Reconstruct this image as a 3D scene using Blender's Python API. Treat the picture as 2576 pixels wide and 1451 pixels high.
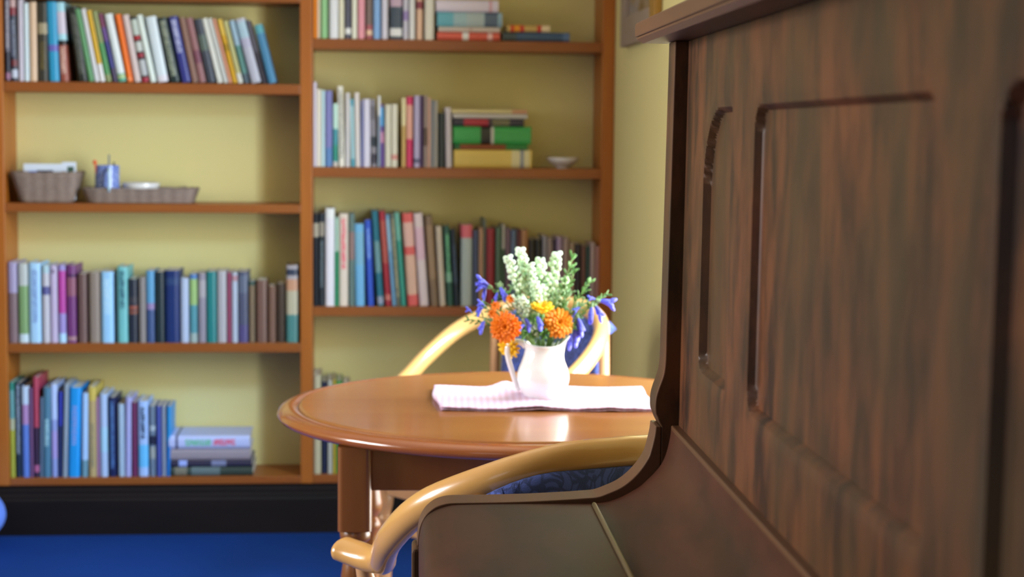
import bpy, bmesh, math, random
from mathutils import Vector, Matrix, noise
random.seed(7)
R = math.radians
scene = bpy.context.scene
for o in list(bpy.data.objects): bpy.data.objects.remove(o, do_unlink=True)

# ---------------------------------------------------------------- camera
EYE = Vector((0, 0, 1.247))
yaw, pitch, roll = math.atan(388/4400), math.atan(392/4400), 0.0093
fwd = Vector((math.sin(yaw)*math.cos(pitch), math.cos(yaw)*math.cos(pitch), -math.sin(pitch)))
r0 = Vector((math.cos(yaw), -math.sin(yaw), 0)); u0 = r0.cross(fwd)
rt = r0*math.cos(roll) + u0*math.sin(roll); up = -r0*math.sin(roll) + u0*math.cos(roll)
cam_data = bpy.data.cameras.new('camera'); cam = bpy.data.objects.new('camera', cam_data)
scene.collection.objects.link(cam)
cam.matrix_world = Matrix((
    (rt.x, up.x, -fwd.x, EYE.x), (rt.y, up.y, -fwd.y, EYE.y), (rt.z, up.z, -fwd.z, EYE.z), (0, 0, 0, 1)))
cam_data.sensor_width = 36; cam_data.lens = 4400/2576*36
cam_data.clip_start = .05; cam_data.clip_end = 60
cam_data.dof.use_dof = True; cam_data.dof.focus_distance = 2.12; cam_data.dof.aperture_fstop = 7.0
scene.camera = cam

# ---------------------------------------------------------------- world, daylight, exposure
world = bpy.data.worlds.new('world'); scene.world = world; world.use_nodes = True
bg = world.node_tree.nodes['Background']; bg.inputs[0].default_value = (.55, .72, 1, 1); bg.inputs[1].default_value = .6
def daylight(name, loc, target, sx, sy, power, col, spread=180):
    l = bpy.data.lights.new(name, 'AREA'); l.shape = 'RECTANGLE'; l.size = sx; l.size_y = sy
    l.energy = power; l.color = col; l.spread = R(spread)
    o = bpy.data.objects.new(name, l); scene.collection.objects.link(o); o.location = loc
    o.rotation_euler = (Vector(target)-Vector(loc)).to_track_quat('-Z', 'Y').to_euler()
    return o
daylight('daylight_right_window', (1.17, 3.55, 1.15), (0, 3.55, 1.10), 1.3, 1.8, 104, (1, .96, .90), 160)
daylight('extra_light_left_bay', (1.27, 3.34, 1.15), (-.50, 5.55, 1.20), .44, 1.2, 9, (.66, .88, 1), 100)  # extra area light added at the right window, slanted to brighten the left bay
daylight('extra_blue_light_low_left', (1.50, 3.28, 2.30), (-.80, 5.50, .15), .9, .5, 52, (.32, .60, 1), 80)  # added high blue panel, tints the lower left shelves
daylight('daylight_left_window', (-3.58, 2.35, 1.75), (0, 2.35, .9), 1.5, 1.3, 56, (.98, .97, 1), 85)
daylight('daylight_rear_window', (-1.7, -2.15, 1.5), (-1.7, 0, 1.4), 1.6, 1.4, 8, (.80, .89, 1))
vs = scene.view_settings
vs.view_transform = 'Standard'; vs.look = 'None'; vs.exposure = -0.05; vs.gamma = 1; vs.use_curve_mapping = False

# ---------------------------------------------------------------- helpers
def lin(c):
    if isinstance(c, str): c = tuple(int(c[i:i+2], 16)/255 for i in (0, 2, 4))
    return tuple(((v/12.92) if v <= .04045 else ((v+.055)/1.055)**2.4) for v in c)
def tag(o, label=None, cat=None, group=None, kind=None):
    if label: o['label'] = label
    if cat: o['category'] = cat
    if group: o['group'] = group
    if kind: o['kind'] = kind
    return o
def thing(name, label, cat, loc=(0, 0, 0), rz=0, group=None, rot=None):
    o = bpy.data.objects.new(name, None); scene.collection.objects.link(o)
    o.empty_display_size = .05
    o.location = loc; o.rotation_euler = rot if rot else (0, 0, rz)
    return tag(o, label, cat, group)
def obj(name, bm, mat, parent=None, smooth=False, bevel=0, angle=40, sub=0):
    bmesh.ops.remove_doubles(bm, verts=bm.verts, dist=1e-6)
    bmesh.ops.recalc_face_normals(bm, faces=bm.faces)
    me = bpy.data.meshes.new(name); bm.to_mesh(me); bm.free()
    o = bpy.data.objects.new(name, me); scene.collection.objects.link(o)
    if mat: me.materials.append(mat)
    if parent: o.parent = parent
    if smooth:
        me.polygons.foreach_set('use_smooth', [True]*len(me.polygons))
    if bevel:
        m = o.modifiers.new('bevel', 'BEVEL'); m.width = bevel; m.segments = 2; m.limit_method = 'ANGLE'; m.angle_limit = R(35)
        m.harden_normals = False
    if sub:
        m = o.modifiers.new('sub', 'SUBSURF'); m.levels = sub; m.render_levels = sub
    return o
def struct(name, bm, mat, **k):
    return tag(obj(name, bm, mat, **k), kind='structure')
def bx(bm, x0, x1, y0, y1, z0, z1):
    vs_ = [bm.verts.new(p) for p in ((x0, y0, z0), (x1, y0, z0), (x1, y1, z0), (x0, y1, z0), (x0, y0, z1), (x1, y0, z1), (x1, y1, z1), (x0, y1, z1))]
    for f in ((0, 3, 2, 1), (4, 5, 6, 7), (0, 1, 5, 4), (1, 2, 6, 5), (2, 3, 7, 6), (3, 0, 4, 7)): bm.faces.new([vs_[i] for i in f])
    return bm
def box(*a): return bx(bmesh.new(), *a)
def prism(bm, pts, a, b, axis='y'):
    """closed polygon pts extruded from a to b along axis; pts are the two other coordinates in order"""
    def P(p, t):
        return {'y': (p[0], t, p[1]), 'x': (t, p[0], p[1]), 'z': (p[0], p[1], t)}[axis]
    A = [bm.verts.new(P(p, a)) for p in pts]; B = [bm.verts.new(P(p, b)) for p in pts]
    bm.faces.new(A); bm.faces.new(B[::-1]); n = len(pts)
    for i in range(n): bm.faces.new((A[i], B[i], B[(i+1) % n], A[(i+1) % n]))
    return bm
def catmull(pts, n=8):
    pts = [Vector(p) for p in pts]; out = []
    P = [2*pts[0]-pts[1]] + pts + [2*pts[-1]-pts[-2]]
    for i in range(1, len(P)-2):
        for k in range(n):
            t = k/n
            out.append(.5*((2*P[i]) + (-P[i-1]+P[i+1])*t + (2*P[i-1]-5*P[i]+4*P[i+1]-P[i+2])*t*t + (-P[i-1]+3*P[i]-3*P[i+1]+P[i+2])*t**3))
    out.append(pts[-1]); return out
def sweep(bm, pts, rad, seg=12, upv=(0, 0, 1), cap=True):
    """rad: list of (side, normal) radii or one number"""
    pts = [Vector(p) for p in pts]; n = len(pts); rings = []
    upv = Vector(upv); prev = None
    for i, p in enumerate(pts):
        t = (pts[min(i+1, n-1)]-pts[max(i-1, 0)]).normalized()
        s = t.cross(upv)
        if s.length < .08: s = prev.copy() if prev else t.cross(Vector((1, 0, .01)))
        s.normalize()
        if prev and s.dot(prev) < 0: s = -s
        prev = s.copy(); nn = s.cross(t).normalized()
        r = rad[i] if isinstance(rad, list) else rad
        if not isinstance(r, (tuple, list)): r = (r, r)
        rings.append([bm.verts.new(p + s*math.cos(a)*r[0] + nn*math.sin(a)*r[1]) for a in [2*math.pi*k/seg for k in range(seg)]])
    for a, b in zip(rings, rings[1:]):
        for k in range(seg): bm.faces.new((a[k], a[(k+1) % seg], b[(k+1) % seg], b[k]))
    if cap:
        for rg, d, p, q in ((rings[0], -1, pts[0], pts[1]), (rings[-1], 1, pts[-1], pts[-2])):
            r = rad[0 if d < 0 else -1] if isinstance(rad, list) else rad
            r = min(r) if isinstance(r, (tuple, list)) else r
            c = bm.verts.new(p+(p-q).normalized()*r*.45)
            for k in range(seg):
                bm.faces.new((rg[k], rg[(k+1) % seg], c))
    return bm
def tube(pts, rad, seg=12, n=0, **k):
    if n: pts = catmull(pts, n)
    return sweep(bmesh.new(), pts, rad, seg, **k)
def interp(vals, n):
    m = len(vals)-1; out = []
    for i in range(m):
        for k in range(n):
            t = k/n; a, b = vals[i], vals[i+1]
            out.append(tuple(a[j]*(1-t)+b[j]*t for j in range(len(a))))
    out.append(tuple(vals[-1])); return out
def lathe(bm, prof, seg=24, c=(0, 0, 0), closed=False):
    rings = []
    for r, z in prof:
        rings.append([bm.verts.new((c[0]+r*math.cos(2*math.pi*k/seg), c[1]+r*math.sin(2*math.pi*k/seg), c[2]+z)) for k in range(seg)])
    for a, b in zip(rings, rings[1:]):
        for k in range(seg): bm.faces.new((a[k], a[(k+1) % seg], b[(k+1) % seg], b[k]))
    if closed:
        for k in range(seg): a, b = rings[-1], rings[0]; bm.faces.new((a[k], a[(k+1) % seg], b[(k+1) % seg], b[k]))
    else:
        bm.faces.new(rings[0][::-1]); bm.faces.new(rings[-1])
    return bm
def blob(bm, c, r, d=(0, 0, 1), seg=8, rings=5, taper=0):
    """ellipsoid, r=(rx,ry,rz) with local z along d"""
    q = Vector(d).to_track_quat('Z', 'Y'); c = Vector(c); rs = []
    for i in range(1, rings):
        a = math.pi*i/rings; z = -math.cos(a); s = math.sin(a)*(1+taper*z)
        rs.append([bm.verts.new(c+q @ Vector((r[0]*s*math.cos(2*math.pi*k/seg), r[1]*s*math.sin(2*math.pi*k/seg), r[2]*z))) for k in range(seg)])
    b0 = bm.verts.new(c+q @ Vector((0, 0, -r[2]))); b1 = bm.verts.new(c+q @ Vector((0, 0, r[2])))
    for a, b in zip(rs, rs[1:]):
        for k in range(seg): bm.faces.new((a[k], a[(k+1) % seg], b[(k+1) % seg], b[k]))
    for k in range(seg):
        bm.faces.new((rs[0][(k+1) % seg], rs[0][k], b0)); bm.faces.new((rs[-1][k], rs[-1][(k+1) % seg], b1))
    return bm
def petal(bm, c, d, nrm, L, W, curl=0, th=.0006, notch=False):
    """a thin curved petal from c along d, face normal nrm"""
    c = Vector(c); d = Vector(d).normalized(); nrm = Vector(nrm); nrm = (nrm-d*nrm.dot(d)).normalized(); s = d.cross(nrm)
    prof = [(0, .18), (.25, .6), (.55, .95), (.8, 1), (.94, .75), (1, .38)]
    top = []; bot = []
    for t, w in prof:
        o = c+d*L*t+nrm*curl*L*t*t
        row = [o-s*W*w*.5, o-nrm*W*.12*(1 if w > .5 else .3), o+s*W*w*.5]
        top.append([bm.verts.new(v+nrm*th) for v in row]); bot.append([bm.verts.new(v-nrm*th) for v in row])
    for A, B in zip(top, top[1:]):
        for k in range(2): bm.faces.new((A[k], A[k+1], B[k+1], B[k]))
    for A, B in zip(bot, bot[1:]):
        for k in range(2): bm.faces.new((A[k+1], A[k], B[k], B[k+1]))
    for A, B in zip(zip(top, top[1:]), zip(bot, bot[1:])):
        bm.faces.new((A[0][0], A[1][0], B[1][0], B[0][0])); bm.faces.new((A[1][2], A[0][2], B[0][2], B[1][2]))
    bm.faces.new((top[-1][0], top[-1][1], bot[-1][1], bot[-1][0])); bm.faces.new((top[-1][1], top[-1][2], bot[-1][2], bot[-1][1]))
    return bm
def children(o): return [c for c in bpy.data.objects if c.parent == o]
def copy_tree(o, parent=None):
    c = o.copy(); scene.collection.objects.link(c); c.parent = parent
    for ch in children(o): copy_tree(ch, c)
    return c

# ---------------------------------------------------------------- materials
def newmat(name):
    m = bpy.data.materials.new(name); m.use_nodes = True
    nt = m.node_tree; b = nt.nodes['Principled BSDF']; return m, nt, b
def N(nt, t, **k):
    n = nt.nodes.new(t)
    for a, v in k.items(): setattr(n, a, v)
    return n
def mixc(nt, fac, a, b, mode='MIX'):
    n = N(nt, 'ShaderNodeMix', data_type='RGBA', blend_type=mode)
    for s, v in ((n.inputs[0], fac), (n.inputs[6], a), (n.inputs[7], b)):
        if hasattr(v, 'is_output') or isinstance(v, bpy.types.NodeSocket): nt.links.new(v, s)
        elif isinstance(v, (tuple, list)): s.default_value = (*v[:3], 1)
        else: s.default_value = v
    return n.outputs[2]
def math_(nt, op, a, b=None, c=None):
    n = N(nt, 'ShaderNodeMath', operation=op)
    for s, v in zip(n.inputs, (a, b, c)):
        if v is None: continue
        if isinstance(v, bpy.types.NodeSocket): nt.links.new(v, s)
        else: s.default_value = v
    return n.outputs[0]
def coords(nt, scale=(1, 1, 1), kind='Object'):
    tc = N(nt, 'ShaderNodeTexCoord'); mp = N(nt, 'ShaderNodeMapping'); mp.inputs['Scale'].default_value = scale
    nt.links.new(tc.outputs[kind], mp.inputs[0]); return mp.outputs[0]
def noisetex(nt, vec, scale, detail=3, rough=.5):
    n = N(nt, 'ShaderNodeTexNoise'); n.inputs['Scale'].default_value = scale; n.inputs['Detail'].default_value = detail
    n.inputs['Roughness'].default_value = rough; nt.links.new(vec, n.inputs['Vector']); return n.outputs['Fac']
def ramp(nt, fac, stops, interp_='LINEAR'):
    n = N(nt, 'ShaderNodeValToRGB'); cr = n.color_ramp; cr.interpolation = interp_
    while len(cr.elements) > 1: cr.elements.remove(cr.elements[-1])
    cr.elements[0].position = stops[0][0]; cr.elements[0].color = (*stops[0][1], 1)
    for p, c in stops[1:]:
        e = cr.elements.new(p); e.color = (*c, 1)
    nt.links.new(fac, n.inputs[0]); return n.outputs[0]
def bump(nt, b, h, strength=.2, dist=.002):
    n = N(nt, 'ShaderNodeBump'); n.inputs['Strength'].default_value = strength; n.inputs['Distance'].default_value = dist
    nt.links.new(h, n.inputs['Height']); nt.links.new(n.outputs[0], b.inputs['Normal'])
def plain(name, c, rough=.5, var=0, scale=30, coat=0, metal=0, sss=0, bmp=0, trans=0):
    m, nt, b = newmat(name); c = lin(c) if isinstance(c, str) else c
    b.inputs['Roughness'].default_value = rough; b.inputs['Metallic'].default_value = metal
    b.inputs['Coat Weight'].default_value = coat
    v = coords(nt); f = noisetex(nt, v, scale)
    dk = tuple(x*(1-var) for x in c)
    nt.links.new(mixc(nt, f, dk, tuple(min(1, x*(1+var)) for x in c)), b.inputs['Base Color'])
    if bmp: bump(nt, b, f, bmp)
    if sss: b.inputs['Subsurface Weight'].default_value = sss; b.inputs['Subsurface Radius'].default_value = (.01, .01, .008); b.inputs['Subsurface Scale'].default_value = .3
    return m
def wood(name, c1, c2, c3=None, scale=(1, 1, 1), rough=.35, coat=0, fine=14, blot=2.5, blotamt=.5, coatr=.15, spec=.5, gc=.2):
    """grain stretched along the axis with the smallest scale"""
    m, nt, b = newmat(name); c1, c2 = lin(c1), lin(c2); c3 = lin(c3) if c3 else c1
    v = coords(nt, scale); g = noisetex(nt, v, fine, 6, .6); v2 = coords(nt, tuple(s**.6 for s in scale)); bl = noisetex(nt, v2, blot, 3, .55)
    base = ramp(nt, g, [(.5-gc, c1), (.5+gc, c2)])
    blr = ramp(nt, bl, [(.35, (0, 0, 0)), (.65, (1, 1, 1))])
    n = N(nt, 'ShaderNodeMath', operation='MULTIPLY'); nt.links.new(blr, n.inputs[0]); n.inputs[1].default_value = blotamt
    nt.links.new(mixc(nt, n.outputs[0], base, c3), b.inputs['Base Color'])
    b.inputs['Roughness'].default_value = rough; b.inputs['Coat Weight'].default_value = coat; b.inputs['Coat Roughness'].default_value = coatr
    b.inputs['Specular IOR Level'].default_value = spec
    bump(nt, b, g, .06, .001)
    return m
M = {}
m, nt, b = newmat('painted_cream_plaster'); M['wall'] = m
v = coords(nt); f = noisetex(nt, v, 1.2, 2); g = noisetex(nt, v, 160, 2)
nt.links.new(mixc(nt, f, lin('d8ca86'), lin('dcd092')), b.inputs['Base Color']); b.inputs['Roughness'].default_value = .75; bump(nt, b, g, .08)
M['ceiling'] = plain('white_ceiling_paint', 'ece8dc', .9, .02)
m, nt, b = newmat('navy_blue_carpet'); M['carpet'] = m
v = coords(nt); f = noisetex(nt, v, 420, 3); g = noisetex(nt, v, 7, 4)
cc = mixc(nt, g, lin('163a7c'), lin('1c468c')); nt.links.new(mixc(nt, f, cc, lin('12306c')), b.inputs['Base Color'])
b.inputs['Roughness'].default_value = .95; b.inputs['Specular IOR Level'].default_value = .1; bump(nt, b, f, .6, .004)
M['skirting'] = wood('dark_stained_skirting', '140e0c', '1e1513', scale=(.15, 1, 1), rough=.55, fine=20, spec=.2)
M['shelf'] = wood('varnished_pine_shelf', '8c4a16', '9c5a20', '7a3e12', scale=(.12, 1, 1), rough=.38, fine=16, blot=1.5, blotamt=.5)
M['post'] = wood('varnished_pine_post', 'a45a18', 'b66c22', '924a12', scale=(1, 1, .12), rough=.38, fine=16, blot=1.5, blotamt=.5)
M['piano'] = wood('mottled_walnut_veneer', '2a1105', '66381c', '45321a', scale=(1, 1, .33), rough=.48, fine=27, blot=8, blotamt=.7, coat=0, spec=.3, gc=.11)
M['piano_long'] = wood('walnut_lengthwise', '50301a', '684028', '523a24', scale=(1, .12, 1), rough=.45, fine=16, blot=6, blotamt=.55, coat=0, spec=.35)
M['piano_flap'] = wood('walnut_flap_veneer', '28100a', '50281a', '34200f', scale=(.55, .2, .55), rough=.5, fine=22, gc=.13, blot=7, blotamt=.6, coat=0, spec=.2)
M['table'] = wood('polished_golden_table_wood', '885022', '9c6630', '8e5c2e', scale=(.12, 1, 1), rough=.3, fine=12, blot=5, blotamt=.4, coat=.5, coatr=.12)
M['table_edge'] = wood('polished_reddish_table_edge', '8a4a22', '9c5a2c', scale=(1, 1, 1), rough=.22, fine=8, coat=.7, coatr=.1)
M['table_leg'] = wood('polished_table_leg_wood', '74441f', '88522a', scale=(1, 1, .12), rough=.3, fine=12, coat=.25, coatr=.15)
M['chair'] = wood('bent_beech_chair_wood', 'c8944f', 'd8a664', 'bc8644', scale=(.3, .3, .3), rough=.28, fine=8, coat=.6, coatr=.1)
M['chair_leg'] = wood('beech_chair_leg_wood', 'b8865a', 'c89a6c', scale=(1, 1, .15), rough=.36, fine=12, coat=.15, coatr=.2)
M['china'] = plain('glazed_white_china', 'e8e8e8', .12, .01, coat=.6)
M['dish'] = plain('pale_glazed_earthenware', 'dcd8d6', .25, .02, coat=.4)
M['brass'] = plain('dull_brass_hinge', '9a8a68', .32, .1, metal=.9)
M['page'] = plain('book_page_edges', 'd8d0bc', .85, .06, 200)
M['glassy'] = None
m, nt, b = newmat('window_glass'); M['glass'] = m
tr = N(nt, 'ShaderNodeBsdfTransparent'); gl = N(nt, 'ShaderNodeBsdfGlossy'); gl.inputs['Roughness'].default_value = .02
fr = N(nt, 'ShaderNodeLayerWeight'); mx = N(nt, 'ShaderNodeMixShader')
nt.links.new(math_(nt, 'MULTIPLY_ADD', math_(nt, 'POWER', fr.outputs['Facing'], 5), .6, .03), mx.inputs[0]); nt.links.new(tr.outputs[0], mx.inputs[1]); nt.links.new(gl.outputs[0], mx.inputs[2])
nt.links.new(mx.outputs[0], nt.nodes['Material Output'].inputs['Surface'])
M['white_paint'] = plain('white_window_paint', 'e8e6e0', .4, .02)
# blue upholstery with a leaf pattern
m, nt, b = newmat('blue_leaf_pattern_upholstery'); M['fabric'] = m
v = coords(nt, (1, 1, 1)); w1 = noisetex(nt, v, 16, 2)
vv = N(nt, 'ShaderNodeTexVoronoi', feature='DISTANCE_TO_EDGE'); vv.inputs['Scale'].default_value = 78
dist = N(nt, 'ShaderNodeVectorMath', operation='ADD'); nz = N(nt, 'ShaderNodeTexNoise'); nz.inputs['Scale'].default_value = 14
nt.links.new(v, nz.inputs['Vector']); sc = N(nt, 'ShaderNodeVectorMath', operation='SCALE'); sc.inputs['Scale'].default_value = .07
nt.links.new(nz.outputs['Color'], sc.inputs[0]); nt.links.new(v, dist.inputs[0]); nt.links.new(sc.outputs[0], dist.inputs[1])
mp = N(nt, 'ShaderNodeMapping'); mp.inputs['Scale'].default_value = (1, 1, .55); nt.links.new(dist.outputs[0], mp.inputs[0]); nt.links.new(mp.outputs[0], vv.inputs['Vector'])
leaf = ramp(nt, vv.outputs['Distance'], [(.0, lin('303e70')), (.09, lin('34427a')), (.14, lin('4658a0')), (1, lin('4c5ea8'))])
nt.links.new(leaf, b.inputs['Base Color']); b.inputs['Roughness'].default_value = .9; b.inputs['Sheen Weight'].default_value = .2
wv = noisetex(nt, v, 700, 2); bump(nt, b, wv, .4, .002)
# wicker
m, nt, b = newmat('woven_grey_wicker'); M['wicker'] = m
v = coords(nt); w = N(nt, 'ShaderNodeTexWave', wave_type='BANDS', bands_direction='Z'); w.inputs['Scale'].default_value = 60; w.inputs['Distortion'].default_value = 3
w.inputs['Detail Scale'].default_value = 6; nt.links.new(v, w.inputs['Vector'])
w2 = N(nt, 'ShaderNodeTexWave', wave_type='BANDS', bands_direction='X'); w2.inputs['Scale'].default_value = 9; w2.inputs['Distortion'].default_value = 1; nt.links.new(v, w2.inputs['Vector'])
f = math_(nt, 'ADD', math_(nt, 'MULTIPLY', w.outputs['Fac'], .55), math_(nt, 'MULTIPLY', w2.outputs['Fac'], .22)); f = math_(nt, 'ADD', f, math_(nt, 'MULTIPLY', noisetex(nt, v, 60, 3), .25))
nt.links.new(ramp(nt, f, [(.1, lin('6e5a50')), (.55, lin('907c70')), (1, lin('ac988a'))]), b.inputs['Base Color']); b.inputs['Roughness'].default_value = .8; bump(nt, b, f, .7, .003)

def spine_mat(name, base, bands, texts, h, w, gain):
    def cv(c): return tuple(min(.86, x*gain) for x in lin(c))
    m, nt, b = newmat(name); base = cv(base)
    tc = N(nt, 'ShaderNodeTexCoord'); sp = N(nt, 'ShaderNodeSeparateXYZ'); nt.links.new(tc.outputs['Object'], sp.inputs[0])
    zf = math_(nt, 'DIVIDE', sp.outputs[2], h); out = None
    if bands:
        col = None
        for a, e, c in bands:
            g1 = math_(nt, 'GREATER_THAN', zf, a); g2 = math_(nt, 'LESS_THAN', zf, e); k = math_(nt, 'MULTIPLY', g1, g2)
            col = mixc(nt, k, base if col is None else col, cv(c))
        out = col
    if texts:
        v = N(nt, 'ShaderNodeMapping'); nt.links.new(tc.outputs['Object'], v.inputs[0]); v.inputs['Scale'].default_value = (.7, 0, 1.5)
        nz = noisetex(nt, v.outputs[0], 190, 1); th = math_(nt, 'GREATER_THAN', nz, .46)
        ce = math_(nt, 'ABSOLUTE', math_(nt, 'SUBTRACT', sp.outputs[0], w/2)); ins = math_(nt, 'LESS_THAN', ce, w*.24)
        msk = math_(nt, 'MULTIPLY', th, ins)
        for a, e, c in texts:
            g1 = math_(nt, 'GREATER_THAN', zf, a); g2 = math_(nt, 'LESS_THAN', zf, e); k = math_(nt, 'MULTIPLY', math_(nt, 'MULTIPLY', g1, g2), msk)
            out = mixc(nt, k, base if out is None else out, cv(c))
    if out is None: b.inputs['Base Color'].default_value = (*base, 1)
    else: nt.links.new(out, b.inputs['Base Color'])
    b.inputs['Roughness'].default_value = .42
    return m

# ---------------------------------------------------------------- the room
WX, BY = .79, 5.598
XL, YR, ZC = -3.3, -1.9, 2.55
struct('floor', box(XL-.3, WX+.35, YR-.3, BY+.2, -.1, 0), M['carpet'])
struct('ceiling', box(XL-.3, WX+.35, YR-.3, BY+.2, ZC, ZC+.1), M['ceiling'])
struct('wall_back', box(XL-.3, WX+.35, BY, BY+.2, 0, ZC), M['wall'])
def wall_hole(name, axis, p0, p1, a0, a1, h0, h1, z0, z1, mat):
    """wall slab between p0,p1 on its thin axis spanning a0..a1, with an opening h0..h1 x z0..z1"""
    bm = bmesh.new()
    for (s0, s1, t0, t1) in ((a0, h0, 0, ZC), (h1, a1, 0, ZC), (h0, h1, 0, z0), (h0, h1, z1, ZC)):
        if axis == 'x': bx(bm, p0, p1, s0, s1, t0, t1)
        else: bx(bm, s0, s1, p0, p1, t0, t1)
    return struct(name, bm, mat)
wall_hole('wall_right', 'x', WX, WX+.3, YR, BY, 2.85, 4.14, .12, 2.10, M['wall'])
wall_hole('wall_left', 'x', XL-.3, XL, YR, BY, 1.5, 3.1, .95, 2.35, M['wall'])
wall_hole('wall_rear', 'y', YR-.2, YR, XL, WX, -2.5, -.9, .75, 2.2, M['wall'])
def window(n, axis, p, a0, a1, z0, z1):
    w = tag(bpy.data.objects.new('window_%d' % n, None), kind='structure'); scene.collection.objects.link(w)
    bm = bmesh.new(); t = .045
    def b_(s0, s1, q0, q1, d=.03):
        if axis == 'x': bx(bm, p-d, p+d, s0, s1, q0, q1)
        else: bx(bm, s0, s1, p-d, p+d, q0, q1)
    b_(a0, a0+t, z0, z1); b_(a1-t, a1, z0, z1); b_(a0+t, a1-t, z0, z0+t); b_(a0+t, a1-t, z1-t, z1)
    if axis == 'y' or p < 0: mid = (a0+a1)/2; b_(mid-.02, mid+.02, z0+t, z1-t, .025)
    f = obj('window_frame', bm, M['white_paint'], w); tag(f, kind='structure')
    g = obj('pane', box(p-.003, p+.003, a0+t, a1-t, z0+t, z1-t) if axis == 'x' else box(a0+t, a1-t, p-.003, p+.003, z0+t, z1-t), M['glass'], w); tag(g, kind='structure')
window(1, 'x', WX+.27, 2.85, 4.14, .12, 2.10)
window(2, 'x', XL-.2, 1.5, 3.1, .95, 2.35)
window(3, 'y', YR-.12, -2.5, -.9, .75, 2.2)
# tall dark skirting with a moulded top; the bookcase stands on it
bm = bmesh.new()
prism(bm, [(5.392, 0), (5.392, .108), (5.396, .114), (5.396, .121), (5.401, .127), (5.401, .137), (5.408, .145), (5.408, .153), (5.595, .153), (5.595, 0)], XL+.002, WX-.002, 'x')
struct('baseboard_back', bm, M['skirting'])
bm = bmesh.new(); prism(bm, [(XL, 0), (XL+.02, 0), (XL+.02, .13), (XL+.008, .15), (XL, .15)], YR, 5.38, 'y'); struct('baseboard_left', bm, M['skirting'])

# ---------------------------------------------------------------- bookcase
bc = thing('bookcase', 'built-in varnished pine bookcase with two bays on the tall dark baseboard', 'bookcase', (-.13, 5.398, .1545))
def bpart(name, x0, x1, y0, y1, z0, z1, mat):
    return obj(name, box(x0+.13, x1+.13, y0-5.398, y1-5.398, z0-.1545, z1-.1545), mat, bc, bevel=.0025)
YB = 5.597
TOPZ = 2.30
bpart('side_post', -1.108, -1.064, 5.398, YB, .1545, TOPZ, M['post'])
bpart('middle_post', -.178, -.140, 5.398, YB, .1545, TOPZ, M['post'])
bpart('side_post', .750, .789, 5.398, YB, .1545, TOPZ, M['post'])
for z0, z1 in ((.1545, .178), (.565, .594), (.994, 1.021), (1.356, 1.387), (1.633, 1.664), (1.98, 2.01)):
    bpart('shelf_board', -1.064, -.178, 5.400, YB, z0, z1, M['shelf'])
for z0, z1 in ((.1545, .182), (.677, .707), (1.105, 1.137), (1.495, 1.527), (1.90, 1.93)):
    bpart('shelf_board', -.140, .750, 5.400, YB, z0, z1, M['shelf'])
bpart('top_board', -1.108, .789, 5.392, YB, TOPZ, TOPZ+.035, M['shelf'])

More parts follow.
